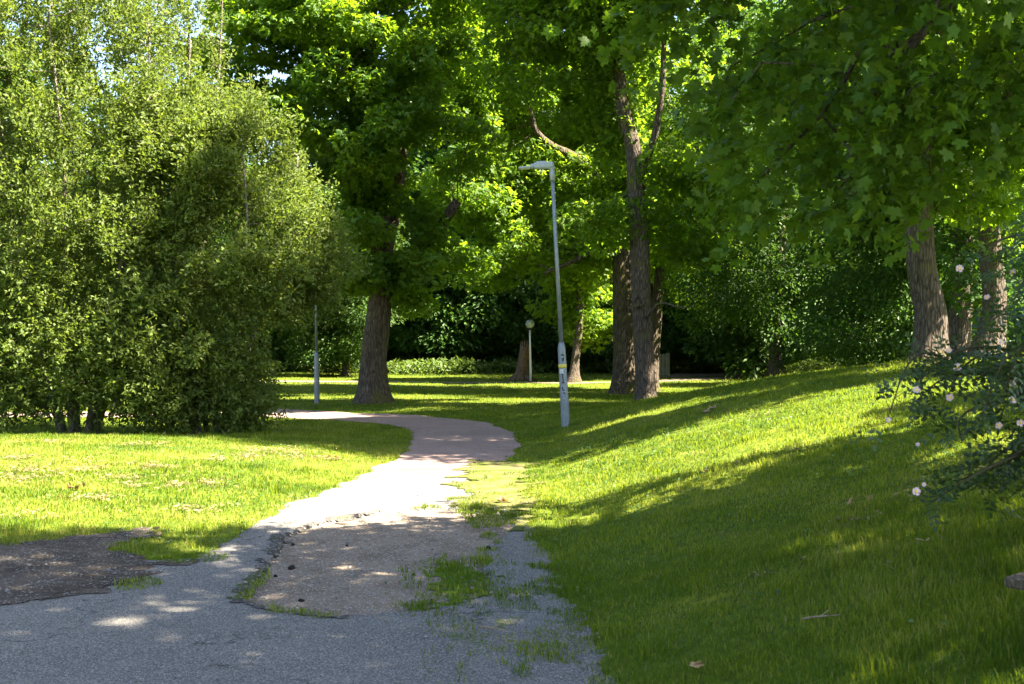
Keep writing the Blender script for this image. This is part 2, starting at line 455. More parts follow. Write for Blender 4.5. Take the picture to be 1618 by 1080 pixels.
sheet('worn_verge', lambda p: np.maximum(S_['verge'](p), .03 - S_['dirt'](p)), (-1, .9, 9.5, 17), .05, .014, 'verge', 'sparse yellowish worn verge at the path edge')
sheet('moss_patch', lambda p: S_['m1'](p) + .11 + W(p, .12, 30, 240), (-1.4, .3, 5, 9.8), .022, lambda p: .011 - .03 * sst(.03, -.05, S_['dirt'](p)), 'moss', 'mossy green patch growing on the path', 0, 'stuff')
sheet('trodden_path', S_['far'], (-31, 23, 47, 66), .3, .012, 'barepath', 'pale trodden path crossing the far lawn')
sheet('bare_ground', S_['bare'], (4, 16, 55, 64), .3, .016, 'barepath', 'bare earth by the far wooden fence')

def axis(parts):
    out = []
    for a, b, st in parts: out.append(np.arange(a, b - 1e-6, st))
    out.append(np.array([parts[-1][1]])); return np.concatenate(out)
gx = axis([(-400, -100, 50), (-100, -40, 10), (-40, -14, 1.5), (-14, -5, .22), (-5, 5, .09), (5, 14, .22), (14, 40, 1.5), (40, 100, 10), (100, 400, 50)])
gy = axis([(-200, -20, 20), (-20, 0, 1), (0, 17, .09), (17, 34, .2), (34, 70, .8), (70, 130, 5), (130, 700, 60)])
X, Y = np.meshgrid(gx, gy, indexing='ij'); p = np.stack([X.ravel(), Y.ravel()], 1)
z = ground(p[:, 0], p[:, 1])
near = (p[:, 1] > -1) & (p[:, 1] < 34) & (p[:, 0] > -18) & (p[:, 0] < 3)
dip = np.zeros(len(p))
for k in ('asph', 'red', 'soil', 'verge'):
    dip[near] = np.maximum(dip[near], .03 * sst(0, .2, -S_[k](p[near])))
dip[near] = np.maximum(dip[near], .09 * sst(-.28, .0, -S_['dirt'](p[near])))
nf = (p[:, 1] > 44) & (p[:, 1] < 68) & (np.abs(p[:, 0]) < 32)
for k in ('far', 'bare'):
    dip[nf] = np.maximum(dip[nf], .03 * sst(0, .8, -S_[k](p[nf])))
I = np.arange(len(p)).reshape(X.shape)
Q = np.stack([I[:-1, :-1], I[1:, :-1], I[1:, 1:], I[:-1, 1:]], -1).reshape(-1, 4)
tag(link('lawn_ground', mesh_np('lawn_ground', np.column_stack([p, z - dip]), [Q], MT['lawn'])), None, None, None, 'structure')


# ------------------------------------------------------------------ leaves
def norm(a): return a / (np.linalg.norm(a, axis=-1, keepdims=True) + 1e-9)

T_DIAMOND = (np.array([[0, 0, 0], [.45, .25, .06], [1, 0, -.05], [.45, -.25, .06]]), [np.array([[0, 1, 2, 3]])])
T_OVAL = (np.array([[0, 0, 0], [.25, .26, .05], [.65, .27, .05], [1, 0, -.06], [.65, -.27, .05], [.25, -.26, .05]]), [np.array([[0, 1, 2, 3], [0, 3, 4, 5]])])
T_LITE = (np.array([[0, 0, 0], [.45, .27, .05], [1, 0, -.08], [.45, -.27, .05], [.48, .22, .02], [.62, .62, -.1], [.04, .40, .02],
                    [.48, -.22, .02], [.62, -.62, -.1], [.04, -.40, .02]]),
          [np.array([[0, 3, 2, 1], [0, 4, 5, 6], [0, 9, 8, 7]])])
def _mapfull():
    half = [(0, 0), (-.12, .18), (-.02, .34), (-.10, .52), (.10, .46), (.20, .52), (.26, .44), (.44, .78), (.50, .60), (.68, .62), (.56, .42), (.62, .28), (.52, .16),
            (.80, .24), (.82, .14), (1.06, 0)]
    pts = half + [(x, -y) for x, y in half[-2:0:-1]]
    c = len(pts)
    V = np.array([(x, y, -.12 * (x * x + y * y) + .06 * abs(y)) for x, y in pts] + [(.30, 0, .0)])
    T = np.array([[c, (i + 1) % c, i] for i in range(c)])
    return V, [T]
T_FULL = _mapfull()
def _pinnate(n=6, w=.09):
    V = []; Fq = []
    for i in range(n):
        x = .15 + .8 * i / n; l = .30 * math.sin(.5 + 2.2 * (i + .5) / n)
        for sgn in (1, -1):
            b = len(V); V += [(x, 0, 0), (x + .12, sgn * l * .5 + 0, -.01), (x + .22, sgn * l, -.06), (x + .02, sgn * l * .5, .02)]
            Fq.append([b, b + 1, b + 2, b + 3] if sgn < 0 else [b, b + 3, b + 2, b + 1])
    b = len(V); V += [(.95, 0, 0), (1.08, .05, 0), (1.25, 0, -.05), (1.08, -.05, 0)]; Fq.append([b, b + 3, b + 2, b + 1])
    b = len(V); V += [(0, .006, 0), (0, -.006, 0), (.97, -.004, 0), (.97, .004, 0)]; Fq.append([b, b + 1, b + 2, b + 3])
    return np.array(V), [np.array(Fq)]
T_PIN = _pinnate()
def _roseleaf():
    V = []; Fq = []
    for (x, s) in ((.15, 1), (.15, -1), (.5, 1), (.5, -1), (.8, 0)):
        a = np.array([.55, .85 * s]) if s else np.array([1., 0]); a = a / np.linalg.norm(a); n = np.array([-a[1], a[0]])
        L = .36; b = len(V)
        for (u, v, zz) in ((0, 0, 0), (.35, .16, .03), (.75, .14, .02), (1, 0, -.03), (.75, -.14, .02), (.35, -.16, .03)):
            q = np.array([x, 0]) + a * u * L + n * v * L * 1.5; V.append((q[0], q[1], zz * .5))
        Fq += [[b, b + 1, b + 2, b + 3], [b, b + 3, b + 4, b + 5]]
    return np.array(V), [np.array(Fq)]
T_ROSE = _roseleaf()


def leaf_mesh(name, pos, ax, nr, size, tmpl, mat, rnd):
    TV, TF = tmpl; n, m = len(pos), len(TV)
    ax = norm(ax); nr = norm(nr - ax * (nr * ax).sum(1, keepdims=True)); sd = np.cross(nr, ax)
    sz = np.asarray(size).reshape(-1, 1, 1)
    V = pos[:, None] + sz * (TV[None, :, 0:1] * ax[:, None] + TV[None, :, 1:2] * sd[:, None] + TV[None, :, 2:3] * nr[:, None])
    fs = [(f[None] + (np.arange(n) * m)[:, None, None]).reshape(-1, f.shape[1]) for f in TF]
    return mesh_np(name, V.reshape(-1, 3), fs, mat, np.repeat(rnd, m), False)


def foliage(name, tips, n, rc, flat, size, tmpl, mat, R, tilt=.6, droop=.25, centre=None, tone=.5, shoot=0, upb=.6, keep=1, per=13):
    if shoot:                                   # leaves strung along straight young shoots
        ns_ = n // per
        i = R.integers(0, len(tips), ns_)
        dr = norm(norm(tips[i] - centre) * .7 + R.normal(0, .55, (ns_, 3)) + [0, 0, upb])
        L = shoot * R.uniform(.45, 1.25, ns_); c0 = tips[i] + R.normal(0, rc, (ns_, 3))
        u = R.random((ns_, per)) ** .8
        pos = (c0[:, None] + dr[:, None] * (u * L[:, None])[..., None] + R.normal(0, .028, (ns_, per, 3))).reshape(-1, 3)
        ax = (dr[:, None] * .6 + R.normal(0, .6, (ns_, per, 3))).reshape(-1, 3); m_ = len(pos)
        rnd = np.clip(tone + .5 * (R.random(m_) - .5) + np.repeat(.45 * (R.random(ns_) - .5), per) + .25 * (u.ravel() - .5), 0, 1)
        return leaf_mesh(name, pos, ax, R.normal(0, tilt, (m_, 3)) + [0, 0, .8], size * (.6 + .7 * R.random(m_)), tmpl, mat, rnd)
    if keep < 1: tips = tips[R.random(len(tips)) < keep]
    i = R.integers(0, len(tips), n)
    off = R.normal(0, 1, (n, 3)); off /= np.maximum(1, np.linalg.norm(off, axis=1)[:, None] / 1.6)
    off = off * rc * np.array([1, 1, flat])
    pos = tips[i] + off
    out = off * np.array([1, 1, .3])
    if centre is not None: out = out + .35 * rc * norm(tips[i] - centre)
    ax = norm(out + R.normal(0, .35, (n, 3)) * rc) + np.array([0, 0, -droop]) + R.normal(0, .25, (n, 3))
    nr = np.array([0, 0, 1.]) + R.normal(0, tilt, (n, 3))
    clump = R.random(len(tips))[i]
    rnd = np.clip(tone + .55 * (R.random(n) - .5) + .45 * (clump - .5), 0, 1)
    return leaf_mesh(name, pos, ax, nr, size * (.65 + .6 * R.random(n)), tmpl, mat, rnd)


# ------------------------------------------------------------------ trees
def spline(pts, step):
    pts = np.asarray(pts, float)
    if len(pts) < 2: return pts
    L = np.concatenate([[0], np.cumsum(np.linalg.norm(np.diff(pts[:, :3], axis=0), axis=1))])
    m = np.gradient(pts, L, axis=0) if len(pts) > 2 else np.repeat(np.diff(pts, axis=0) / L[-1], 2, 0)
    t = np.linspace(0, L[-1], max(2, int(L[-1] / step) + 1))
    k = np.clip(np.searchsorted(L, t, side='right') - 1, 0, len(L) - 2)
    h = (L[k + 1] - L[k])[:, None]; u = ((t - L[k]) / h[:, 0])[:, None]
    return ((2 * u**3 - 3 * u**2 + 1) * pts[k] + (u**3 - 2 * u**2 + u) * h * m[k] + (-2 * u**3 + 3 * u**2) * pts[k + 1] + (u**3 - u**2) * h * m[k + 1])


def sample_env(env, n, R, nseed, thr=.42, ns=1.9, shell=.5):
    w = np.array([e[6] if len(e) > 6 else e[3] * e[4] * e[5] for e in env], float); w /= w.sum()
    out = []
    tot = 0
    while tot < n:
        k = R.choice(len(env), 4 * n, p=w)
        E = np.array([e[:6] for e in env], float)[k]
        d = norm(R.normal(0, 1, (4 * n, 3))); r = R.random(4 * n) ** (1 / 3.); r = r * (1 - shell) + shell * r ** .35
        q = E[:, :3] + d * r[:, None] * E[:, 3:6]
        q = q[(noise3(q / ns, nseed) > thr) | ((q[:, 2] < 1.7) & (R.random(len(q)) < (.6 if nseed in (22, 23) else 0)))]; q = q[q[:, 2] > .35]
        out.append(q); tot += len(q)
    return np.concatenate(out)[:n]


def grow(trunks, env, n_attr, D, R, nseed, hmin=1.5, thr=.42, ns=1.9, up=.0, iters=90, shell=.5):
    """trunks: list of arrays (k,4): x y z r. Space colonisation from those chains into the envelope."""
    pos, par, rad = [], [], []
    chains = []
    for ti, t in enumerate(trunks):
        s = spline(t, D * .6)
        st = len(pos); pr = -1
        if ti and len(pos):
            dd = np.linalg.norm(np.array(pos) - s[0, :3], axis=1); pr = int(dd.argmin())
        ids = []
        for k, v in enumerate(s):
            pos.append(v[:3]); rad.append(v[3]); par.append(pr if k == 0 else len(pos) - 2); ids.append(len(pos) - 1)
        chains.append(ids)
    n0 = len(pos)
    pos = np.array(pos); par = list(par)
    A = sample_env(env, n_attr, R, nseed, thr, ns, shell)
    ok = pos[:, 2] >= hmin
    if not ok.any(): ok[-1] = True
    d = np.linalg.norm(A[:, None] - pos[None], axis=2); d[:, ~ok] = 1e9
    nn = d.argmin(1); nd = d.min(1)
    alive = nd > D * 1.1
    used = {}
    for it in range(iters):
        if not alive.any(): break
        ia = np.nonzero(alive)[0]
        src, inv = np.unique(nn[ia], return_inverse=True)
        v = norm(A[ia] - pos[nn[ia]])
        acc = np.zeros((len(src), 3)); np.add.at(acc, inv, v)
        acc = norm(acc + R.normal(0, .12, acc.shape) + np.array([0, 0, up]))
        new = []
        for s_, dr in zip(src, acc):
            c = used.get(int(s_), 0)
            if c >= 3:
                alive[ia[inv == np.nonzero(src == s_)[0][0]]] = False
                continue
            used[int(s_)] = c + 1
            new.append(pos[s_] + dr * D); par.append(int(s_))
        if not new: break
        new = np.array(new); b = len(pos)
        pos = np.vstack([pos, new])
        dn = np.linalg.norm(A[:, None] - new[None], axis=2)
        k = dn.argmin(1); m = dn.min(1)
        upd = m < nd
        nn[upd] = b + k[upd]; nd = np.minimum(nd, m)
        alive &= nd > D * 1.1
    N = len(pos); par = np.array(par)
    ch = [[] for _ in range(N)]
    for i in range(N):
        if par[i] >= 0: ch[par[i]].append(i)
    r = np.zeros(N); rl = .010 * max(1, D / .4)
    for i in range(N - 1, -1, -1):
        r[i] = rl if not ch[i] else sum(r[c] ** 2.3 for c in ch[i]) ** (1 / 2.3)
        if i < n0: r[i] = rad[i]
        elif r[i] > .5: r[i] = .5
    return dict(pos=pos, par=par, ch=ch, r=r, n0=n0, chains=chains)


def wood_mesh(sk, mb, lump=.22, flare=.5, minr=0.0, sides=16, seed=1):
    pos, par, ch, r, n0 = sk['pos'], sk['par'], sk['ch'], sk['r'], sk['n0']
    done = np.zeros(len(pos), bool)
    for ci, ids in enumerate(sk['chains']):
        q = pos[ids].copy(); rr = r[ids].copy()
        if par[ids[0]] >= 0:
            q = np.vstack([pos[par[ids[0]]], q]); rr = np.concatenate([[rr[0]], rr])
        else:
            h = q[:, 2] - q[0, 2]
            rr = rr * (1 + flare * np.exp(-h / (.55 * rr[0] + .12)))
            q = np.vstack([q[0] - [0, 0, .25], q]); rr = np.concatenate([[rr[0] * 1.15], rr])
        mb.tube(q, rr, sides if rr[0] > .1 else 8, True, lump if rr[0] > .1 else 0, seed + ci)
        done[ids] = True
    heads = [i for i in range(n0, len(pos)) if par[i] < n0]
    while heads:
        i = heads.pop()
        line = [par[i], i]
        while ch[i]:
            m = max(ch[i], key=lambda c: r[c])
            heads += [c for c in ch[i] if c != m]
            line.append(m); i = m
        rr = r[line].copy(); rr[0] = rr[1]
        if rr[1] < minr: continue
        rr[-1] *= .5
        k = 8 if rr[1] > .08 else (5 if rr[1] > .03 else 3)
        mb.tube(pos[line], rr, k, False)


def tree(name, label, cat, base, trunks, env, n_attr, D, leaf, seed, group=None, hmin=1.5, thr=.42, ns=1.9, bark='bark', lump=.22, flare=.5, up=0.,
         minr=0., shell=.5, tipr=.03, trunk_name='trunk'):
    """leaf: dict(n, rc, flat, size, tmpl, mat, tilt, droop, tone)"""
    R = np.random.default_rng(seed)
    root = empty(name, base, label, cat, group)
    b = np.asarray(base, float)
    env = [tuple(np.array(e[:3]) - b) + tuple(e[3:]) for e in env]
    trunks = [np.column_stack([np.asarray(t, float)[:, :3] - b, np.asarray(t, float)[:, 3]]) for t in trunks]
    sk = grow(trunks, env, n_attr, D, R, seed, hmin, thr, ns, up, shell=shell)
    mb = MB(); wood_mesh(sk, mb, lump, flare, minr, seed=seed)
    tr = mb.build(trunk_name, MT[bark], root)
    tips = sk['pos'][sk['n0']:][sk['r'][sk['n0']:] < tipr]
    c = np.average(np.array([e[:3] for e in env]), axis=0, weights=[e[3] * e[4] * e[5] for e in env])
    lf = dict(tilt=.6, droop=.25, tone=.5); lf.update(leaf)
    if 'zmax' in lf:
        hi = tips[tips[:, 2] + b[2] > lf['zmax']]; tips = tips[tips[:, 2] + b[2] <= lf['zmax']]; u = lf['upper']
        link('upper_crown', foliage('upper_crown', hi, u['n'], u['rc'], u['flat'], u['size'], u['tmpl'], MT[u['mat']], R, .8, .3, c, .5, keep=u.get('keep', 1)), root)
    me = foliage('crown', tips, lf['n'], lf['rc'], lf['flat'], lf['size'], lf['tmpl'], MT[lf['mat']], R, lf['tilt'], lf['droop'], c, lf['tone'], lf.get('shoot', 0), lf.get('upb', .6), lf.get('keep', 1), lf.get('per', 13))
    link('crown', me, root)
    return root, tr, sk


def gb(px, py):
    q = G(px, py); return np.array([q[0], q[1], float(ground(q[0], q[1])[0])])


def TP(d, pts, dd=0):
    """trunk line given by photo pixels at distance d: (px, py, radius[, extra depth])"""
    out = []
    for t in pts:
        q = P(t[0], t[1], d + (t[3] if len(t) > 3 else 0)); out.append([*q, t[2]])
    return np.array(out)


def EL(d, px, py, rx, ry, rz, dy=0, w=None):
    q = P(px, py, d); e = (q[0], d + dy, q[2], rx, ry, rz)
    return e if w is None else e + (w,)


def at(x, y): return np.array([x, y, float(ground(x, y)[0])])

# --- big maple with the thick trunk left of the path
b = at(-4.3, 35)
tree('maple_tree', 'big maple with the thickest furrowed trunk, just beyond the bend of the red path', 'tree', b,
     [np.array([[*b, .42], *TP(35, [(591, 560, .40), (600, 490, .38), (607, 430, .34), (600, 380, .30), (595, 320, .25), (590, 240, .2), (585, 120, .16), (590, 0, .12)]).tolist()]),
      TP(35, [(612, 470, .2), (650, 410, .19), (690, 365, .17), (722, 318, .13, -.5)]),
      TP(35, [(604, 420, .2, .4), (625, 330, .17, .8), (635, 240, .15, 1), (632, 120, .12, 1)])],
     [EL(35, 560, 30, 4.2, 4.0, 5.0), EL(35, 470, 150, 2.6, 3.0, 3.0, -1), EL(35, 620, 330, 2.1, 2.2, 1.2, -2.4), EL(35, 480, 330, 1.8, 2.5, 2.0, -1),
      EL(35, 690, 420, 1.6, 2.2, 1.3, 0), EL(35, 540, 440, 1.4, 2, .8, -1.0), EL(35, 660, 180, 2.6, 3, 3.4), EL(35, 590, 215, 2.0, 1.3, 1.6, -2.4), EL(35, 430, 90, 2.2, 2.2, 2.2, -.5), EL(35, 660, 300, 1.6, 1.4, 1.1, -1.6)],
     800, .5, dict(n=76000, rc=.40, flat=.5, keep=.6, size=.165, tmpl=T_LITE, mat='maple', tilt=.85, droop=.4), 11, hmin=3.6, thr=.47, bark='bark', flare=.6, lump=.36)

# --- centre tree on the foot of the bank
b = at(3.55, 30.2)
_, tr, _ = tree('bank_tree', 'tall tree at the foot of the bank with a round scar on its dark trunk', 'tree', b,
     [np.array([[*b, .26], *TP(30.2, [(1017, 540, .25), (1013, 470, .245), (1010, 380, .235), (1005, 300, .22), (1000, 230, .20), (986, 180, .20), (978, 120, .16), (986, 50, .13), (990, -40, .1)]).tolist()]),
      TP(30.2, [(1006, 290, .12), (1030, 230, .10, -.4), (1045, 150, .08, -.8), (1050, 60, .06, -1)]),
      TP(30.2, [(1022, 500, .04, -.3), (1045, 478, .03, -.7), (1080, 486, .022, -.9), (1098, 482, .012, -1)])],
     [EL(30, 960, -60, 3.6, 3.2, 3.2, .6), EL(30, 1050, 120, 2.4, 2.2, 2.4, 2.0), EL(30, 900, 80, 2.3, 2.2, 2.0, 1.8), EL(30, 1090, 330, 1.6, 2.4, 1.5, 1), EL(30, 1075, 250, 1.5, 2, 1.6, -1), EL(30, 940, 345, .9, 1.6, .8, 1)],
     700, .42, dict(n=50000, rc=.4, flat=.6, keep=.65, size=.14, tmpl=T_LITE, mat='feather', tilt=.85), 12, hmin=4.6, thr=.46, bark='bark2', flare=.4)
kb = MB()
kp = P(1010, 477, 30.2) - b + np.array([-.05, -.27, 0])
th = np.arange(19) / 18 * 2 * math.pi
kb.tube(np.stack([.125 * np.cos(th), np.zeros(19), .15 * np.sin(th)], 1), .045, 6, False)
kb.lathe([(.12, -.0), (.09, .012), (.0, .02)], k=16)
kV = kb.V[-1]; kb.V[-1] = np.stack([kV[:, 0], -kV[:, 2] + .02, kV[:, 1]], 1)
kb.build('branch_scar', MT['bark'], tr, loc=kp)

# --- the tree right behind it, with the long limb reaching left
b = at(3.95, 40)
tree('leaning_limb_tree', 'mossy trunked tree close behind the scarred trunk, with a long limb reaching left', 'tree', b,
     [np.array([[*b, .42], *TP(40, [(985, 560, .36), (984, 480, .34), (982, 410, .32), (972, 350, .2), (965, 280, .17), (960, 200, .14), (950, 90, .1)]).tolist()]),
      TP(40, [(982, 405, .2), (965, 340, .19), (943, 280, .17), (905, 245, .15, -.3), (870, 228, .13, -.5), (846, 205, .11, -.6), (838, 165, .08, -.8)]),
      TP(40, [(980, 400, .12), (940, 398, .10, -.5), (900, 415, .08, -.8), (860, 432, .05, -1)])],
     [EL(40, 850, 80, 4.6, 3.6, 5.2, 2.4), EL(40, 770, 210, 2.4, 2.6, 3.2, 1.2), EL(40, 860, 340, 3.0, 2.4, 2.0, 2.2), EL(40, 760, 370, 1.7, 2.5, 2.0, 0), EL(40, 960, 250, 1.8, 2.5, 2.0), EL(40, 720, 30, 2.4, 2.6, 3)],
     980, .5, dict(n=62000, rc=.44, flat=.6, keep=.7, size=.165, tmpl=T_LITE, mat='feather', tilt=.85, tone=.6), 13, hmin=4.2, thr=.45, bark='bark', flare=.3)

b = at(5.15, 42)
tree('twin_tree', 'slimmer trunk half hidden on the right of the scarred trunk', 'tree', b,
     [np.array([[*b, .25], *TP(42, [(1034, 540, .22), (1040, 470, .2), (1046, 380, .17), (1050, 280, .13), (1055, 150, .1)]).tolist()])],
     [EL(42, 1080, 330, 2.6, 3, 3.4), EL(42, 1060, 120, 3.4, 3, 4)], 320, .55,
     dict(n=16000, rc=.42, flat=.55, keep=.5, size=.17, tilt=.85, tmpl=T_LITE, mat='feather'), 14, hmin=3.5, bark='bark', flare=.4)

b = at(2.75, 51)
tree('slender_tree', 'slender dark tree leaning right, between the globe lamp and the scarred trunk', 'tree', b,
     [np.array([[*b, .24], *TP(51, [(909, 570, .19), (915, 520, .17), (916, 460, .15), (912, 400, .12), (905, 330, .1), (900, 250, .08)]).tolist()])],
     [EL(51, 930, 470, 2.2, 2, 2.0, 1.5), EL(51, 900, 330, 3.6, 3, 3.6)], 300, .55,
     dict(n=24000, rc=.5, flat=.55, size=.21, tilt=.85, tmpl=T_LITE, mat='feather', tone=.75), 15, hmin=2.2, bark='bark2', flare=.8)

# --- trees on the right bank
b = at(7.7, 21)
tree('bank_top_tree', 'tree with a reddish brown flaking trunk on top of the grassy bank at right', 'tree', b,
     [np.array([[*b, .31], *TP(21, [(1471, 500, .275), (1457, 430, .26), (1450, 330, .25), (1447, 240, .235), (1452, 150, .23), (1462, 60, .2), (1470, -60, .16)]).tolist()]),
      TP(21, [(1452, 345, .1), (1490, 325, .09, .5), (1540, 335, .07, .8), (1600, 320, .05, 1)]),
      TP(21, [(1448, 230, .13), (1420, 150, .10, .3), (1400, 60, .08, .5)])],
     [(7.3, 21, 13.5, 3.4, 3.0, 4.0), EL(21, 1470, -20, 3.2, 3.0, 2.9, -.3), EL(17.8, 1420, -150, 2.4, 2, 1.8), EL(20, 1560, 0, 2.8, 2.2, 2.4), EL(21, 1340, 130, 1.9, 2, 1.8, 1), EL(21, 1580, 190, 1.6, 2, 1.8, .5), EL(21, 1410, 380, .35, .6, .5, .2)],
     980, .40, dict(n=74000, rc=.33, flat=.55, size=.135, tmpl=T_LITE, mat='maple', tone=.45, tilt=.8), 16, hmin=3.4, bark='bark2', flare=.3, thr=.4)
b = at(11.8, 15.8)  # out of view; tree added for its shade on the bank and willow
tree('shade_tree', 'unseen leafy tree beyond the right edge of the view, added to shade the middle of the bank', 'tree', b,
     [np.array([[*b, .3], [11.6, 15.9, 3.5, .25], [11, 16, 6, .2], [10, 15.9, 10, .16], [9, 16, 14, .12], [8.2, 16.6, 18, .06]])],
     [(9.9, 16.7, 6.2, 2.6, 2.0, 2.2), (6.9, 15.2, 9.0, 2.6, 1.7, 1.8), (7.8, 15.4, 13.2, 2.6, 1.3, 2.2), (7.6, 17.2, 17.2, 3.8, 2.2, 2.8)], 640, .48,
     dict(n=38000, rc=.42, flat=.5, size=.15, tmpl=T_LITE, mat='maple'), 26, hmin=3.6, bark='bark', flare=.5, thr=.47)
b = at(10.2, 24.5)
tree('bank_top_tree', 'grey trunk farther right on the bank, seen through the rose branches', 'tree', b,
     [np.array([[*b, .30], *TP(24.5, [(1572, 480, .25), (1566, 400, .23), (1560, 320, .21), (1556, 220, .18), (1550, 100, .15), (1548, 0, .1)]).tolist()])],
     [(9.8, 25, 13, 3.0, 3.0, 3.6), EL(24.5, 1560, 60, 2.6, 2.6, 3.0, .5), EL(24.5, 1600, 250, 1.8, 2, 1.5), EL(24.5, 1585, 340, 1.2, 1.2, 1.1, -1.2)], 480, .45,
     dict(n=30000, rc=.38, flat=.5, size=.14, tmpl=T_LITE, mat='maple'), 17, hmin=3.6, bark='bark2', flare=.5)
b = at(10.9, 28)
tree('bank_top_tree', 'darkest trunk on the bank, between the flaking trunk and the grey trunk', 'tree', b,
     [np.array([[*b, .30], *TP(28, [(1520, 470, .27), (1522, 400, .26), (1520, 320, .24), (1524, 200, .2), (1520, 80, .15)]).tolist()])],
     [EL(28, 1520, 40, 3, 2.6, 3.6, 1), EL(28, 1450, 260, 2.2, 2, 2.2, 2), EL(28, 1610, 420, 1.5, 2, 2, 2.5), EL(28, 1530, 380, 1.3, 1, 1.5, -1.4), EL(28, 1545, 470, 1.1, .8, .9, -1.6)], 420, .5,
     dict(n=26000, rc=.42, flat=.5, size=.15, tmpl=T_LITE, mat='dark'), 18, hmin=3.4, bark='bark2', flare=.5)

# --- dark drooping trees behind the bank
b = at(8.6, 37)
tree('drooping_linden', 'dark linden drooping to the ground behind the middle of the bank', 'tree', b,
     [np.array([[*b, .28], [b[0], 37, 2.5, .22], [b[0] + .2, 37, 6, .15], [b[0], 37, 10, .08]])],
     [EL(37, 1240, 330, 3.6, 3, 3.4, 0), EL(37, 1150, 470, 2.0, 2.2, 1.7, -1.0), EL(37, 1300, 480, 2.6, 2.4, 1.7, -.5), EL(37, 1190, 535, 1.5, 1.2, 1.0, -1.8), EL(37, 1330, 540, 1.8, 1.2, 1.0, -1.6), EL(37, 1200, 150, 3.4, 3, 3)],
     820, .45, dict(n=76000, rc=.36, flat=.6, size=.14, tilt=.85, tmpl=T_DIAMOND, mat='dark', droop=.5), 19, hmin=1.0, bark='bark2', thr=.42)
b = at(11.4, 31.5)
tree('drooping_linden', 'dark linden drooping to the grass beside the flaking bank trunk', 'tree', b,
     [np.array([[*b, .25], [b[0], 31.5, 2.8, .2], [b[0] - .2, 31.5, 6, .14], [b[0], 31.5, 9.5, .07]])],
     [EL(31.5, 1400, 370, 2.6, 2.6, 2.8), EL(31.5, 1360, 500, 1.9, 2, 1.3, -.6), EL(31.5, 1430, 520, 1.5, 2, 1.1, 0), EL(31.5, 1420, 180, 3, 2.6, 3), EL(31.5, 1560, 480, 1.5, 2, 1.6, 1.5)],
     560, .42, dict(n=50000, rc=.34, flat=.6, size=.135, tilt=.85, tmpl=T_DIAMOND, mat='dark', droop=.5), 20, hmin=1.0, bark='bark2', thr=.42)
b = at(8.9, 36) ; b = at(9.0, 34.5)
tree('round_shrub', 'low leafy shrub where the pale path meets the bank', 'shrub', b,
     [np.array([[b[0] + s * .1, 34.5, b[2], .035], [b[0] + s * .3, 34.5 + c, b[2] + .5, .02]]) for s, c in ((-1, .1), (0, -.2), (1, .1))],
     [(b[0] + .2, 34.5, b[2] + .55, .95, .7, .62)], 160, .16, dict(n=5000, rc=.17, flat=.7, size=.085, tmpl=T_OVAL, mat='herb', tone=.5), 21, hmin=.15, bark='bark_thin', flare=0)

# --- left bushes
WL = dict(rc=.10, flat=.8, size=.088, tmpl=T_DIAMOND, mat='willow', tilt=.9, droop=.15, shoot=.62)
b = at(-8.3, 21.8)
st = [[(b[0] + .3 * math.cos(a), b[1] + .3 * math.sin(a), b[2], .075), (b[0] + .9 * math.cos(a), b[1] + .7 * math.sin(a), 2.2, .055),
       (b[0] + 1.7 * math.cos(a) + .2, b[1] + 1.2 * math.sin(a), 5, .035), (b[0] + 2.1 * math.cos(a), b[1] + 1.4 * math.sin(a), 7.6, .018)] for a in np.arange(7) * .9 + .2]
tree('willow_bush', 'tallest many stemmed willow bush at the left edge, rising above the frame', 'bush', b, [np.array(s) for s in st],
     [EL(21.8, 80, 250, 3.1, 2.4, 4.0), EL(21.8, 40, 40, 2.5, 2.2, 2.6), EL(21.8, 70, 520, 2.9, 2.0, 1.7, 0), EL(21.8, 210, 540, 2.0, 1.8, 1.5, 0), EL(21.8, -80, 350, 2, 2.2, 4), EL(21.8, 200, 300, 1.7, 2, 2.6), EL(21.5, 20, 622, 1.7, 1.2, .85), EL(21.5, 130, 625, 1.7, 1.2, .85), EL(21.5, 240, 625, 1.6, 1.2, .85), EL(20.9, 100, 642, 1.4, .6, .5), EL(21, 0, 640, 1.2, .7, .5), EL(22, -60, 560, 1.5, 1.5, 1.4), EL(20.7, 120, 400, 2.2, .9, 1.3), EL(20.7, 20, 360, 1.8, .9, 1.5), EL(20.8, 230, 430, 1.3, .8, 1.0)],
     1800, .33, dict(WL, n=215000), 22, hmin=.3, thr=.43, ns=1.1, bark='bark_thin', flare=0, up=.12, shell=.4)
b = at(-5.9, 22.3)
st = [[(b[0] + .3 * math.cos(a), b[1] + .3 * math.sin(a), b[2], .06), (b[0] + .8 * math.cos(a), b[1] + .7 * math.sin(a), 1.8, .045),
       (b[0] + 1.4 * math.cos(a) + .2, b[1] + 1.1 * math.sin(a), 3.8, .03), (b[0] + 1.7 * math.cos(a), b[1] + 1.3 * math.sin(a), 5.4, .015)] for a in np.arange(6) * 1.05]
tree('willow_bush', 'lower rounded willow bush drooping towards the grey lamp pole', 'bush', b, [np.array(s) for s in st],
     [EL(22.3, 350, 330, 1.75, 1.9, 2.2), EL(22.3, 420, 400, 1.25, 1.7, 1.6), EL(22.3, 480, 420, .8, 1.2, .85, .3), EL(22.3, 300, 560, 1.4, 1.7, 1.4, -.3), EL(22.3, 370, 610, .65, 1.0, .6, -.4), EL(22.3, 300, 260, 1.3, 1.6, 1.5), EL(21.9, 310, 620, 1.3, 1.2, .85), EL(22.0, 375, 635, .8, .9, .6), EL(21.2, 380, 400, 1.3, .8, 1.0)],
     1000, .3, dict(WL, n=135000), 23, hmin=.3, thr=.42, ns=1.0, bark='bark_thin', flare=0, up=.08, shell=.4)
b = at(-7.2, 24.6)
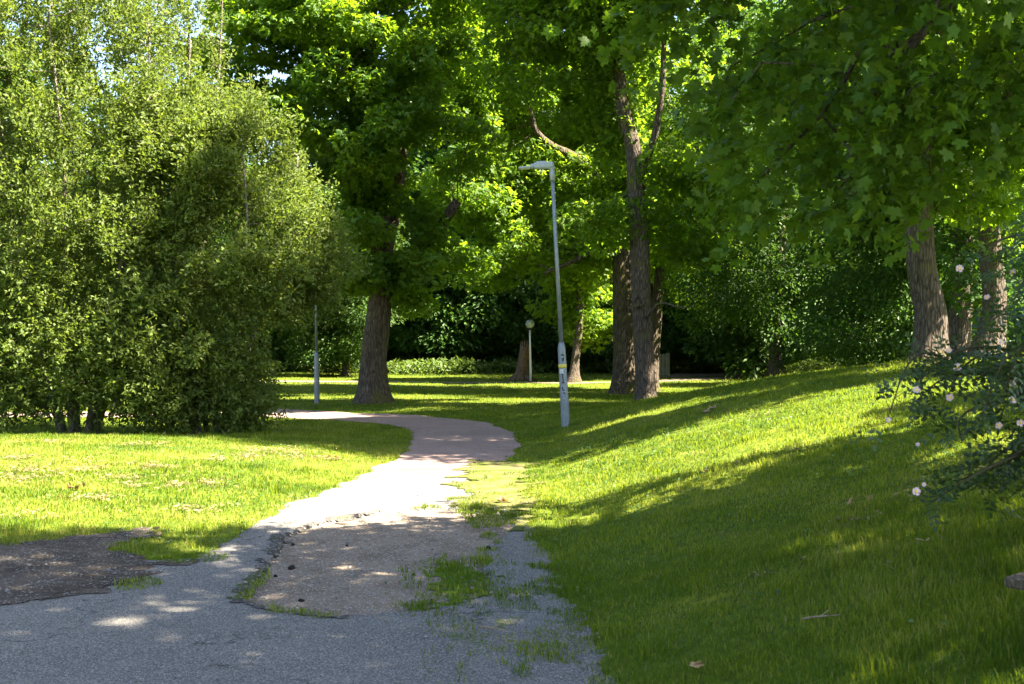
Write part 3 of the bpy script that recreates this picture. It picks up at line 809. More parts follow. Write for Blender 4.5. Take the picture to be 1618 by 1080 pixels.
st = [[(b[0] + dx * .4, b[1], b[2], .06), (b[0] + dx * .7, b[1], 4, .045), (b[0] + dx, b[1] + .2, 7.5, .03), (b[0] + dx * 1.2, b[1], 10, .012)] for dx in (-.6, .15, .8)]
tree('thin_willow', 'thin sparse willow showing sky through its top, between the two bushes', 'tree', b, [np.array(s) for s in st],
     [EL(24.6, 280, 60, 1.1, 1.1, 1.8), EL(24.6, 250, 250, 1.3, 1.2, 2.2), EL(24.6, 330, -20, .6, .8, .8)], 260, .33,
     dict(WL, n=17000, rc=.12, shoot=.5), 24, hmin=1.5, thr=.45, ns=.8, bark='bark_thin', flare=0, up=.25)

# --- near maple overhanging from the right
b = at(7.6, 9.2)
FGE = [(4.7, 8.6, 5.0, 2.4, 2.2, 1.4, 17), (3.0, 8.1, 4.5, 2.1, 1.9, 1.4, 26), (2.6, 8.2, 3.45, 1.3, 1.3, .85, 15), (3.6, 7.8, 3.95, 1.4, 1.2, .55, 9), (1.7, 7.9, 4.3, .8, 1.2, .9, 7),
       (6.9, 4.5, 10.8, 4.6, 3.0, 4.4, 80), (6.2, 3.0, 12.0, 3.6, 2.4, 3, 60), (9.7, 10.4, 5.6, 2.2, 2.1, 2.2, 16), (6.6, 3.2, 8.6, 4.2, 3.0, 2.2, 24), (4.6, 4.6, 9.8, 2.1, 1.5, 1.6, 22)]
tree('overhanging_maple', 'near maple leaning in from the right edge, its leafy boughs hanging over the bank', 'tree', b,
     [np.array([[*b, .38], [7.5, 9.1, 2.5, .33], [7.2, 8.9, 5, .28], [7.0, 8.0, 8, .2], [6.9, 7, 12, .1]]),
      np.array([[7.2, 8.9, 4.4, .12], [5.2, 8.6, 5.0, .085], [3.6, 8.2, 4.5, .05], [2.75, 8.0, 3.7, .03], [2.45, 8.0, 3.3, .022]]),
      np.array([[7.1, 8.9, 5.2, .12], [4.8, 8.4, 5.9, .08], [2.9, 8.0, 5.2, .045], [2.1, 7.9, 4.5, .025]]),
      np.array([[4.2, 8.4, 4.8, .05], [3.7, 8.0, 3.9, .035], [3.35, 7.8, 3.7, .02]])],
     FGE, 1900, .33, dict(n=29000, rc=.10, flat=.7, size=.072, tmpl=T_FULL, mat='fg', tilt=.5, droop=.6, shoot=.5, upb=-.45, per=9, zmax=6.6,
                          upper=dict(n=26000, rc=.26, flat=.6, keep=.4, size=.17, tmpl=T_LITE, mat='fg')), 25, hmin=4.0, thr=.50, ns=.95, bark='bark2', flare=.4, tipr=.03)

# --- dense wood behind
wood_label = 'dark leafy tree in the dense wood behind the far lawn'
protos = []
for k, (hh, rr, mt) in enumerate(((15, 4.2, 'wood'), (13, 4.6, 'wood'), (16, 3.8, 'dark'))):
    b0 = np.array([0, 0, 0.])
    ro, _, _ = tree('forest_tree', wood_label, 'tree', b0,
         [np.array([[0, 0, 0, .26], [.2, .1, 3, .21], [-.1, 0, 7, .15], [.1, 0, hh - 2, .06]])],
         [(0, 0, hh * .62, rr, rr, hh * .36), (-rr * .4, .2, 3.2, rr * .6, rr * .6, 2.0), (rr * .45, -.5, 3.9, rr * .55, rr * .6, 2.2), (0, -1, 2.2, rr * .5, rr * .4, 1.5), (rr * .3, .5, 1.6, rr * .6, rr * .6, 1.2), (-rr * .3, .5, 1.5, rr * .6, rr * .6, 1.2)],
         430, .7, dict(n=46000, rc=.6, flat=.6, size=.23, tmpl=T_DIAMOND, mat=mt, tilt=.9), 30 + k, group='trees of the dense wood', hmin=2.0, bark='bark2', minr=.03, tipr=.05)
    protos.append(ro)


def copy_tree(o, loc, rz, sc):
    c = o.copy(); COL.objects.link(c)
    c.location = [float(v) for v in loc]; c.rotation_euler = (0, 0, rz); c.scale = (sc[0], sc[0], sc[1])
    for chd in o.children:
        d = chd.copy(); COL.objects.link(d); d.parent = c
    return c

spots = []
R = np.random.default_rng(5)
for i, x in enumerate(np.linspace(-34, 36, 20)):
    spots.append((x + R.uniform(-1, 1), 67 + R.uniform(-1.5, 2.5) - (3 if x > 12 else 0), R.uniform(.85, 1.1)))
for i, x in enumerate(np.linspace(-40, 44, 17)):
    spots.append((x + R.uniform(-1, 1), 75 + R.uniform(-2, 3), R.uniform(1.05, 1.35)))
for x, y, s in ((14.5, 46, .8), (18, 40, .8), (22, 47, .95), (15.5, 36.5, .62), (19.5, 33, .62), (12.5, 56, 1.3), (16, 60, 1.4), (27, 52, 1.05)):
    spots.append((x, y, s))
for x, y, s in ((-13.5, 45, .8), (-20.5, 47, 1.1), (-25, 44, 1.1), (-8.5, 58, .95), (-24, 40, .7), (-16, 60, .9), (1.0, 65, 1.2), (7.6, 64, 1.2), (-2.5, 65, 1.2)):
    spots.append((x, y, s))
first = [True] * 3
for i, (x, y, s) in enumerate(spots):
    k = i % 3
    if x < -6 and y > 55: s *= .82
    loc = (x, y, float(ground(x, y)[0]) - .05); rz = R.uniform(0, 6.28)
    if first[k]:
        first[k] = False; protos[k].location = loc; protos[k].rotation_euler = (0, 0, rz); protos[k].scale = (s, s, s)
    else:
        copy_tree(protos[k], loc, rz, (s * R.uniform(.95, 1.1), s))

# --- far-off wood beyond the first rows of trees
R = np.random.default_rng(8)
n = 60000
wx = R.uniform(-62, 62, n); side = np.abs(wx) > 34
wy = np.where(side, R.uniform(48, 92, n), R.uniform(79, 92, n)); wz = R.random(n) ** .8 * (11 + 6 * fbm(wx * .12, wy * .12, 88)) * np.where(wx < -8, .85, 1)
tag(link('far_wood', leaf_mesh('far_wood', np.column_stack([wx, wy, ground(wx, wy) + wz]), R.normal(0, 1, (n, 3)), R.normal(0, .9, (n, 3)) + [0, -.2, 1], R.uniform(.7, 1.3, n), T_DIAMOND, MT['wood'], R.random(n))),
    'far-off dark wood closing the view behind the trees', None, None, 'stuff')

# --- undergrowth along the wood edge
R = np.random.default_rng(6)
n = 26000
ux = R.uniform(-32, 30, n); uy = 60.5 + 1.5 * np.sin(ux * .35) + R.gamma(2., 1.4, n) - 3.5 * sst(4, 12, ux) * 0
keep = (S_['bare'](np.stack([ux, uy], 1)) > .5) & (fbm(ux * .35, uy * .35, 77) > .36)
ux, uy = ux[keep], uy[keep]; n = len(ux)
hh = .25 + .75 * fbm(ux * .5, uy * .3, 79)
uz = ground(ux, uy) + hh * R.random(n) ** .6
tag(link('undergrowth', leaf_mesh('undergrowth', np.column_stack([ux, uy, uz]), R.normal(0, 1, (n, 3)) + [0, 0, .3], R.normal(0, .6, (n, 3)) + [0, -.3, 1], R.uniform(.14, .3, n), T_DIAMOND, MT['herb'], R.random(n))),
    'pale green herbs along the edge of the wood', None, None, 'stuff')

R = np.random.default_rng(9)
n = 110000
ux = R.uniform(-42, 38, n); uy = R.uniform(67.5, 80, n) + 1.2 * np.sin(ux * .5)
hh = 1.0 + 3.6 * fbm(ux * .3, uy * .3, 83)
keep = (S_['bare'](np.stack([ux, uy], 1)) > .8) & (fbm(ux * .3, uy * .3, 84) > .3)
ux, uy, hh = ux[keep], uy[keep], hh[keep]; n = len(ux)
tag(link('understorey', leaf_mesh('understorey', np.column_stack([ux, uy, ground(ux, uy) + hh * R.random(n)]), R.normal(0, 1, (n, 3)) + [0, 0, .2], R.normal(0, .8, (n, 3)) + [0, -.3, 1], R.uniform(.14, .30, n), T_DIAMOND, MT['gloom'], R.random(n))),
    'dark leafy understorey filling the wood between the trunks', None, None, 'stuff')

# ------------------------------------------------------------------ grass
def blades(bands, accept, mat, name, label, seed, ln, tall=None):
    R = np.random.default_rng(seed)
    Vs, Fq, Ft, rn = [], [], [], []; base = 0
    for (d0, d1, rho, two) in bands:
        area = (d1 * d1 - d0 * d0) * .5 + 3 * (d1 - d0)
        n = int(area * rho)
        y = np.sqrt(R.uniform(d0 * d0, d1 * d1, n)); x = R.uniform(-1, 1, n) * (.5 * y + 1.2)
        p = np.stack([x, y], 1); ok = accept(p, R); p = p[ok]; n = len(p)
        if not n: continue
        z = ground(p[:, 0], p[:, 1]) - .004
        far = (d0 + d1) / 2
        w = .0038 * max(1, (far / 6.5)) ** .95
        L = ln * (1 + .012 * far) * (.5 + R.random(n)) * (.62 + .5 * fbm(p[:, 0] * 1.5, p[:, 1] * 1.5, 101) + .9 * sst(.55, .75, fbm(p[:, 0] * 4.5, p[:, 1] * 4.5, 102)))
        if tall is not None: L = L * tall(p)
        th = R.uniform(0, 6.283, n); dr = np.stack([np.cos(th), np.sin(th), 0 * th], 1); sd = np.stack([-np.sin(th), np.cos(th), 0 * th], 1)
        lean = R.uniform(.25, 1.1, n)[:, None]; Lc = L[:, None]
        b0 = np.column_stack([p, z]); ww = (w * (.7 + .6 * R.random(n)))[:, None] / 2
        mid = b0 + Lc * (.55 * np.array([0, 0, 1.]) + .2 * lean * dr); tip = b0 + Lc * (np.array([0, 0, .85]) + .65 * lean * dr)
        patch = fbm(p[:, 0] * .55, p[:, 1] * .55, 120); fine = fbm(p[:, 0] * 3, p[:, 1] * 3, 130)
        r = np.clip(.45 + .95 * (R.random(n) - .5) + 1.5 * (patch - .5) + .7 * (fine - .5), 0, .9)
        stripe = sst(.55, .8, .5 + .5 * np.sin(p[:, 1] * 4.2 + p[:, 0] * 1.1 + 5 * fbm(p[:, 0] * .5, p[:, 1] * .5, 125))) * (p[:, 0] < -1.5) * (p[:, 1] < 21)
        r = np.clip(r + .30 * stripe, 0, .92)
        dry = R.random(n) < .035 + .10 * (fine > .62) + .12 * stripe * (fine > .5); r[dry] = R.uniform(.93, 1, dry.sum())
        if two:
            V = np.stack([b0 - sd * ww, b0 + sd * ww, mid + sd * ww * .8, mid - sd * ww * .8, tip], 1); k = 5
            i = base + np.arange(n)[:, None] * 5
            Fq.append(i + np.array([0, 1, 2, 3])); Ft.append(i + np.array([3, 2, 4]))
        else:
            V = np.stack([b0 - sd * ww, b0 + sd * ww, tip], 1); k = 3
            Ft.append(base + np.arange(n)[:, None] * 3 + np.array([0, 1, 2]))
        Vs.append(V.reshape(-1, 3)); rn.append(np.repeat(r, k)); base += n * k
    fs = ([np.concatenate(Fq)] if Fq else []) + [np.concatenate(Ft)]
    return tag(link(name, mesh_np(name, np.concatenate(Vs), fs, MT[mat], np.concatenate(rn), True)), label, None, None, 'stuff')


def lawn_ok(p, R):
    m = np.full(len(p), 9.)
    for k in ('asph', 'red', 'soil', 'verge', 'far', 'bare'):
        lim = (p[:, 1] > 45) if k in ('far', 'bare') else (p[:, 1] < 34)
        if lim.any(): m[lim] = np.minimum(m[lim], S_[k](p[lim]))
    keep = m > R.uniform(-.05, .05, len(p)) - np.where((p[:, 0] > -.7) & (p[:, 1] < 13), .16 * R.random(len(p)) * (fbm(p[:, 0] * 2.5, p[:, 1] * 2.5, 145) > .42), 0)
    vg = (S_['verge'](p) < 0) & (R.random(len(p)) < .7) & (fbm(p[:, 0] * 3, p[:, 1] * 3, 140) > .5 + .12 * np.clip(-S_['verge'](p) / .4, 0, 1))
    return keep | vg


def tall_fn(p):
    return 1 + .7 * sst(1.2, 2.6, p[:, 0]) * (1 - sst(5.5, 7.0, p[:, 1])) + .25 * sst(.9, 2.0, p[:, 0]) * (1 - sst(6, 9, p[:, 1])) + .5 * np.exp(-((p[:, 0] - 7.3) ** 2 + (p[:, 1] - 21) ** 2) / .5) * 5

blades([(3.4, 5.5, 6500, 1), (5.5, 8, 4800, 1), (8, 11, 2600, 1), (11, 15, 1700, 1), (15, 21, 1100, 0), (21, 30, 520, 0), (30, 44, 210, 0), (44, 62, 70, 0)],
       lawn_ok, 'grass', 'grass', 'short mown lawn grass', 50, .035, tall_fn)


def path_ok(p, R):
    m1 = np.minimum(S_['m1'](p), S_['m2'](p))
    a = (R.random(len(p)) < np.clip((.16 - m1) / .3, 0, 1)) & (fbm(p[:, 0] * 7, p[:, 1] * 7, 150) > .38)
    edge = np.abs(S_['dirt'](p)) < .07
    bq = edge & (fbm(p[:, 0] * 2.2, p[:, 1] * 2.2, 160) > .58)
    c = (S_['asph'](p) > -.5) & (S_['asph'](p) < 0) & (p[:, 0] > -.7) & (fbm(p[:, 0] * 4, p[:, 1] * 4, 170) > .58 - .2 * (S_['asph'](p)) - .1)
    dl = (np.hypot(p[:, 0] + 2.62, (p[:, 1] - 8.0) * .7) < .13 + .05 * fbm(p[:, 0] * 9, p[:, 1] * 9, 180))
    il = (np.hypot((p[:, 0] + 2.52) / 1.5, (p[:, 1] - 8.93) * .9) < .2)
    return a | bq | c | dl | il

blades([(5, 7.5, 5200, 1), (7.5, 12.5, 3600, 1)], path_ok, 'grass', 'path_weeds', 'low green weeds rooted in the broken path', 51, .03)

# broad-leaved weeds and clover between the grass
R = np.random.default_rng(54)
n = 60000
y = np.sqrt(R.uniform(3.6 ** 2, 19 ** 2, n)); x = R.uniform(-1, 1, n) * (.5 * y + 1)
q = np.stack([x, y], 1)
den = sst(.50, .72, fbm(x * .9, y * .9, 210)) + .25 * sst(.55, .7, fbm(x * 3, y * 3, 211))
q = q[(R.random(n) < den * np.clip(9 / y, .3, 1)) & lawn_ok(q, R)]; n = len(q)
zz = ground(q[:, 0], q[:, 1]) + R.uniform(.012, .045, n)
tag(link('clover', leaf_mesh('clover', np.column_stack([q, zz]), R.normal(0, 1, (n, 3)) * [1, 1, .3], R.normal(0, .45, (n, 3)) + [0, 0, 1], R.uniform(.014, .040, n), T_OVAL, MT['weed'], R.random(n))),
    'clover and broad leaved weeds growing through the lawn', None, None, 'stuff')

# dry clippings lying in rows on the left lawn
R = np.random.default_rng(52)
V, T, rn = [], [], []
cl = [(55, 748, .5), (100, 742, .4), (30, 760, .35), (130, 728, .35), (210, 738, .3), (245, 769, .35), (265, 741, .3), (300, 765, .3), (350, 726, .35), (410, 722, .4), (430, 716, .3), (195, 757, .25),
      (450, 712, .35), (90, 815, .3), (330, 806, .25), (500, 726, .25), (20, 726, .3), (160, 790, .2), (1140, 742, .12), (1255, 712, .12), (1330, 835, .2), (1390, 800, .2), (1225, 905, .18), (1430, 880, .2), (1290, 800, .14), (70, 700, .3), (240, 703, .3), (1480, 760, .25), (1190, 660, .2)]
for (px, py, sz) in cl:
    c = G(px, py); n = int((300 if px < 900 else 70) * sz / .3)
    q = c + R.normal(0, 1, (n, 2)) * [sz * .9, sz * .5]
    q = q[fbm(q[:, 0] * 5, q[:, 1] * 5, 190) > .5]; n = len(q)
    th = R.uniform(0, 6.28, n); L = R.uniform(.02, .065, n); zz = ground(q[:, 0], q[:, 1]) + R.uniform(.02, .05, n)
    a = np.column_stack([q, zz]); d = np.column_stack([np.cos(th), np.sin(th), R.normal(0, .25, n)]) * L[:, None]; s = np.column_stack([-np.sin(th), np.cos(th), R.normal(0, .4, n)]) * .005
    b = sum(len(v) for v in V)
    V.append(np.stack([a - s, a + s, a + d + s, a + d - s], 1).reshape(-1, 3)); T.append(b + np.arange(n)[:, None] * 4 + np.array([0, 1, 2, 3])); rn.append(np.repeat(R.random(n), 4))
tag(link('grass_clippings', mesh_np('grass_clippings', np.concatenate(V), [np.concatenate(T)], MT['straw'], np.concatenate(rn), False)), 'dry brown mowing clippings scattered on the lawn', None, None, 'stuff')

# loose gravel
R = np.random.default_rng(53)
n = 26000
q = np.column_stack([R.uniform(-6.5, 1, n), R.uniform(4.5, 13.5, n)])
sl = S_['soil'](q); sd_ = S_['dirt'](q); sa = S_['asph'](q)
pr = np.where((sl < .4) & (sl > 0), .12 * (1 - sl / .4), 0) + np.where(sl < 0, .03 + .75 * sst(.55, .75, fbm(q[:, 0] * 1.1, q[:, 1] * 2.4, 200)), 0) + np.where(sd_ < 0, .15, 0) + np.where((sa < 0) & (q[:, 0] > -.5), .10, 0) + np.where((np.abs(sd_) < .09), .28, 0) + np.where(sa < 0, .012, 0) + np.where((sa < .02) & (sa > -.12), .12, 0)
q = q[R.random(n) < pr]; n = len(q)
oc = np.array([[1, 0, 0], [0, 1, 0], [-1, 0, 0], [0, -1, 0], [0, 0, .7], [0, 0, -.5]], float)
of = np.array([[0, 1, 4], [1, 2, 4], [2, 3, 4], [3, 0, 4], [1, 0, 5], [2, 1, 5], [3, 2, 5], [0, 3, 5]])
sz = np.minimum(R.gamma(2.2, .0026, n) + .002, .013)
th = R.uniform(0, 6.28, n)
V = oc[None] * (1 + .35 * R.normal(0, 1, (n, 6, 1))) * sz[:, None, None]
V = np.stack([V[..., 0] * np.cos(th)[:, None] - V[..., 1] * np.sin(th)[:, None], V[..., 0] * np.sin(th)[:, None] + V[..., 1] * np.cos(th)[:, None], V[..., 2]], -1)
zz = ground(q[:, 0], q[:, 1]) + .006 + np.where(S_['dirt'](q) < -.02, -.028, .004) + sz * .3
V = V + np.column_stack([q, zz])[:, None]
tag(link('gravel', mesh_np('gravel', V.reshape(-1, 3), [(of[None] + (np.arange(n) * 6)[:, None, None]).reshape(-1, 3)], MT['stone'], None, False)), 'loose gravel on the path and soil', None, None, 'stuff')

# ------------------------------------------------------------------ lamps
def lean_tube(mb, z0, z1, r0, r1, k=20): mb.tube([(0, 0, z0), (0, 0, (z0 + z1) / 2), (0, 0, z1)], [r0, (r0 + r1) / 2, r1], k)

def street_lamp(base, H, tilt, label, group, marks=True):
    root = empty('street_lamp', base, label, 'street lamp', group)
    root.rotation_euler = (0, tilt, 0)
    m = MB(); m.tube([(0, 0, -.2), (0, 0, .02), (0, 0, 1.50), (0, 0, 1.56), (0, 0, 1.62)], [.088, .086, .074, .066, .046], 20); low = m.build('pole_base', MT['metal'], root)
    m = MB(); lean_tube(m, 1.60, H - .12, .042, .034); m.build('pole', MT['metal'], root)
    m = MB(); lean_tube(m, H - .26, H - .03, .05, .05, 16); m.box((0, 0, H - .02), (.11, .10, .05), None, .01); m.build('bracket', MT['lamphead'], root)
    m = MB(); m.box((-.16, 0, H + .035), (.40, .15, .125), None, .03); m.box((-.2, 0, H + .105), (.20, .11, .03), None, .012); m.box((-.38, 0, H + .03), (.07, .15, .09), None, .02)
    hd = m.build('luminaire', MT['lamphead'], root, False)
    m = MB(); m.box((-.52, 0, H + .012), (.24, .19, .038), None, .012); m.build('led_head', MT['lamphead'], hd, False)
    m = MB(); m.box((-.52, 0, H - .011), (.18, .14, .008)); m.build('lens', MT['lens'], hd, False)
    m = MB(); m.box((0, -.072, .42), (.07, .03, .26), None, .008); m.build('access_door', MT['metal'], low, False)
    if marks:
        m = MB(); m.lathe([(.0805, 1.13), (.0815, 1.13), (.0805, 1.20), (.0795, 1.20)], k=24); m.build('yellow_band', MT['yellow'], low)
        m = MB()
        def stroke(z, a0, pts):
            q = [((.083) * math.sin(a0 + u), -(.083) * math.cos(a0 + u), z + v) for u, v in pts]; m.tube(q, .011, 5)
        def flush(nm='graffiti'):
            nonlocal m
            m.build(nm, MT['ink'], low); m = MB()
        stroke(.92, -.35, [(-.15, .10), (.25, .09), (.1, .03), (.3, -.01), (.2, -.07), (-.1, -.08)])
        stroke(.86, -.1, [(-.2, .0), (.3, -.02)])
        flush()
        stroke(.70, -.25, [(-.1, .07), (.05, 0), (.45, .01)]); stroke(.64, -.1, [(-.2, .02), (.4, .0)])
        flush()
        stroke(1.34, .05, [(-.35, .03), (.0, .06), (.35, .02)]); stroke(1.30, .05, [(-.2, .02), (.1, -.05), (.3, .03)])
        m.build('graffiti', MT['ink'], low)
        m = MB(); 
        th = np.linspace(-.9, .1, 8); Vp = np.array([[.0835 * math.sin(t), -.0835 * math.cos(t), zz] for zz in (1.02, 1.11) for t in th]) 
        m.add(Vp, [np.array([[i, i + 1, i + 9, i + 8] for i in range(7)])]); m.build('sticker', MT['paper'], low)
    return root

lb = at(*(P(895, 672, 24.2)[:2])); q = G(894, 673); lb = at(q[0], q[1])
Hs = (673 - 262) / F * q[1]
street_lamp((lb[0], lb[1], lb[2] - .01), Hs, -math.atan2(22, 411), 'slightly leaning grey street lamp beside the path bend, marked with a yellow band and graffiti', 'grey street lamps')
q = G(501, 637); lb = at(q[0], q[1])
street_lamp((lb[0], lb[1], lb[2] - .01), Hs, -.012, 'grey lamp pole whose head is hidden in the willow foliage at left', 'grey street lamps', False)

q = np.array([.85, 52.0]); lb = at(q[0], q[1])
root = empty('globe_lamp', lb, 'old park lamp with a clear round globe standing next to the broken stump', 'park lamp')
m = MB(); m.tube([(0, 0, -.2), (0, 0, .5), (-.02, 0, 1.4), (-.03, 0, 2.35)], [.06, .055, .045, .04], 12); m.build('pole', MT['lens'], root)
m = MB(); m.lathe([(.0, 2.34), (.07, 2.34), (.10, 2.40), (.085, 2.44), (0, 2.44)], (-.03, 0, 0)); m.build('collar', MT['ink'], root)
m = MB(); a = np.linspace(-math.pi / 2 + .25, math.pi / 2, 14); m.lathe(np.stack([.20 * np.cos(a), 2.62 + .20 * np.sin(a)], 1), (-.03, 0, 0)); m.build('globe', MT['globe'], root)
m = MB(); m.lathe([(0, 2.44), (.03, 2.44), (.03, 2.52), (.05, 2.56), (.05, 2.68), (0, 2.71)], (-.03, 0, 0), 12); m.build('bulb', MT['lens'], root)

# ------------------------------------------------------------------ stump, fence, bench
lb = at(.45, 53)
root = empty('tree_stump', lb, 'broken dead tree stump with a splayed base beside the globe lamp', 'stump')
m = MB(); m.tube([(-.05, 0, -.2), (-.03, 0, .05), (0, 0, .3), (.06, 0, .8), (.12, 0, 1.3), (.14, 0, 1.62)], [.62, .50, .34, .29, .26, .22], 18, True, .5, 4); m.build('trunk', MT['stump'], root)
m = MB()
for i in range(8):
    a = i / 8 * 6.28; h = random.uniform(.08, .34)
    m.tube([(.14 + .15 * math.cos(a), .15 * math.sin(a), 1.5), (.14 + .14 * math.cos(a), .14 * math.sin(a), 1.62 + h * .5), (.14 + .13 * math.cos(a), .13 * math.sin(a), 1.64 + h)], [.08, .055, .012], 6)
m.build('splintered_top', MT['stump'], root)
m = MB()
for i in range(5):
    a = i / 5 * 6.28 + .3
    m.tube([(.25 * math.cos(a), .25 * math.sin(a), .25), (.5 * math.cos(a), .5 * math.sin(a), .08), (.8 * math.cos(a), .8 * math.sin(a), -.05)], [.13, .10, .04], 8)
m.build('root_flare', MT['stump'], root)

lb = at(7.45, 58.5)
root = empty('picket_fence', lb, 'short pale wooden picket fence half hidden behind the scarred trunk', 'fence')
for i in range(7):
    m = MB(); x = -.6 + i * .185; h = 1.12 + .03 * math.sin(i * 2.3)
    V = [(x - .075, 0, .05), (x + .075, 0, .05), (x + .075, 0, h), (x, 0, h + .07), (x - .075, 0, h)]
    V = np.array([(a, -.012, c) for a, _, c in V] + [(a, .012, c) for a, _, c in V])
    m.add(V, [np.array([[0, 1, 2, 3, 4], [9, 8, 7, 6, 5]]), np.array([[i_, i_ + 5, (i_ + 1) % 5 + 5, (i_ + 1) % 5] for i_ in range(5)])]); m.build('picket', MT['fence'], root, False)
for z_ in (.35, .9):
    m = MB(); m.box((-.05, .035, z_), (1.3, .04, .09), None, .006); m.build('rail', MT['fence'], root, False)
for x in (-.70, .62):
    m = MB(); m.box((x, .06, .55), (.10, .08, 1.3), None, .01); m.build('post', MT['fence'], root, False)

# bench whose seat end sticks into the frame at the lower right
e = P(1577, 905, 4.6)
bx, by = e[0], e[1]
gz = float(ground(bx + .5, by)[0]); topz = e[2]
root = empty('wooden_bench', (bx + .80 * math.cos(.85) + .03, by - .80 * math.sin(.85), gz), 'weathered grey plank bench whose end pokes in at the lower right edge', 'bench')
root.rotation_euler = (0, 0, -.85)
hz = topz - gz
for j in range(2):
    m = MB(); m.box((0, j * .17, hz - .022), (1.55, .15, .042), None, .008); m.build('seat_plank', MT['weathered'], root, False)
for x in (-.5, .5):
    m = MB(); m.box((x, .085, (hz - .05) / 2 - .15), (.12, .26, max(.12, hz + .25)), None, .01); m.build('leg', MT['weathered'], root, False)

# ------------------------------------------------------------------ rose bush
R = np.random.default_rng(60)
rb = at(3.25, 6.1)
root = empty('rose_bush', rb, 'wild rose bush with pale pink flowers arching in from the right edge', 'rose bush')
canes = []
tips_px = [((1400, 668), 5.4), ((1462, 800), 5.5), ((1480, 775), 5.6), ((1455, 600), 5.3), ((1490, 640), 5.5), ((1520, 700), 5.6), ((1540, 770), 5.7), ((1565, 740), 5.5), ((1590, 790), 5.7),
           ((1440, 640), 5.5), ((1540, 600), 5.4), ((1580, 640), 5.2), ((1560, 440), 5.7), ((1600, 560), 5.1), ((1610, 700), 5.3), ((1590, 400), 5.6),
           ((1560, 560), 5.8), ((1600, 480), 5.2), ((1575, 690), 5.9), ((1610, 620), 5.6), ((1550, 660), 5.2), ((1605, 760), 5.4)]
m = MB(); lp, la, ln_ = [], [], []
fl = []
for (px, d) in tips_px:
    t = P(px[0], px[1], d); s = rb + np.append(R.normal(0, .12, 2), 0)
    peak = (s + t) / 2 + np.array([R.uniform(-.1, .35), R.uniform(-.2, .2), 0]); peak[2] = max(t[2], s[2]) + R.uniform(.04, .28)
    pre = t + np.array([R.uniform(.0, .25), R.uniform(-.1, .1), R.uniform(.08, .28)])
    c = spline(np.column_stack([np.array([s - [0, 0, .1], s + [-.02, 0, .6 * (peak[2] - s[2])], peak, pre, t]), [.012, .010, .008, .005, .0025]]), .06)
    m.tube(c[:, :3] - rb, c[:, 3], 5); canes.append(c)
    k0 = int(len(c) * .48)
    for i in range(k0, len(c)):
        for r_ in range(1 if i % 3 else 2):
            dr = norm(R.normal(0, 1, 3) * [1, 1, .6])
            L = R.uniform(.03, .20); q0 = c[i, :3]; q1 = q0 + dr * L + [0, 0, -L * .2]
            m.tube(np.array([q0, (q0 + q1) / 2 + [0, 0, .01], q1]) - rb, [.002, .0016, .001], 3, False)
            for u in (.35, .75, 1.0):
                lp.append(q0 + (q1 - q0) * u); la.append(dr + R.normal(0, .5, 3)); ln_.append(R.normal(0, .5, 3) + [0, 0, 1])
m.build('stem', MT['rosestem'], root)
lp = np.array(lp)
link('foliage', leaf_mesh('foliage', lp - rb, np.array(la), np.array(ln_), R.uniform(.08, .125, len(lp)), T_ROSE, MT['rose'], R.random(len(lp))), root)
flowers = [(1516, 424, 5.35, 1), (1404, 663, 5.3, .7), (1448, 616, 5.2, .9), (1501, 628, 5.3, 1.0), (1447, 776, 5.3, 1.1), (1460, 765, 5.4, .6), (1512, 580, 5.2, 1.1), (1500, 553, 5.15, .7), (1600, 632, 5.1, 1), (1578, 672, 5.2, .9),
           (1612, 668, 5.2, .9), (1600, 606, 5.2, .8), (1583, 540, 5.0, .7), (1450, 702, 5.4, .6), (1560, 470, 5.3, .8), (1600, 430, 5.4, .8)]
def flower_mesh(seed, w):
    R2 = np.random.default_rng(seed); V = []; Fs = []
    for i in range(5):
        a = i / 5 * 6.283 + R2.uniform(-.1, .1); u = np.array([math.cos(a), math.sin(a), 0]); v = np.array([-u[1], u[0], 0]); b = len(V)
        for (s, t, h) in ((.12, -.12, 0), (.6, -.42, .14), (1.0, -.30, .22), (.92, 0, .2), (1.0, .30, .22), (.6, .42, .14), (.12, .12, 0), (.55, 0, .07)):
            V.append(u * s + v * t + np.array([0, 0, h * w]))
        Fs += [[b + 7, b + j + 1, b + j] for j in range(6)] + [[b + 7, b, b + 6]]
    return np.array(V), [np.array(Fs)]
for i, (px, py, d, s) in enumerate(flowers):
    fp = P(px, py, d)
    V, Fs = flower_mesh(i, R.uniform(.6, 2.2)); V = V * .0185 * s
    zax = norm(np.array([R.uniform(-.8, .3), -1., R.uniform(-.1, .9)])); xax = norm(np.cross([0, 0, 1.], zax)); yax = np.cross(zax, xax)
    Mx = np.stack([xax, yax, zax], 1)
    f = link('flower', mesh_np('flower', V @ Mx.T, Fs, MT['petal'], np.full(len(V), R.random())), root, fp - rb)
    mm = MB(); mm.lathe([(.0, .012), (.006, .011), (.0085, .006), (.007, .001)], k=8); mv = mm.V[0] * s * .8 @ Mx.T; mm.V[0] = mv; mm.build('flower_centre', MT['stamen'], f)

# young rowan at the right edge
b = at(3.15, 5.1)
tree('young_rowan', 'young rowan with feathery paired leaflets reaching in at the right edge above the rose', 'tree', b,
     [np.array([[*b, .016], [3.14, 5.1, 1.3, .014], [3.0, 5.1, 2.0, .011], [2.92, 5.1, 2.5, .006]])],
     [(2.95, 5.1, 2.25, .55, .5, .35), (3.2, 5.0, 2.7, .6, .5, .5), (2.6, 5.1, 2.1, .25, .3, .15)], 60, .16,
     dict(n=330, rc=.12, flat=.6, size=.15, tmpl=T_PIN, mat='rowan', tilt=.35, droop=.35), 61, hmin=1.3, bark='bark_thin', flare=0, thr=.2)

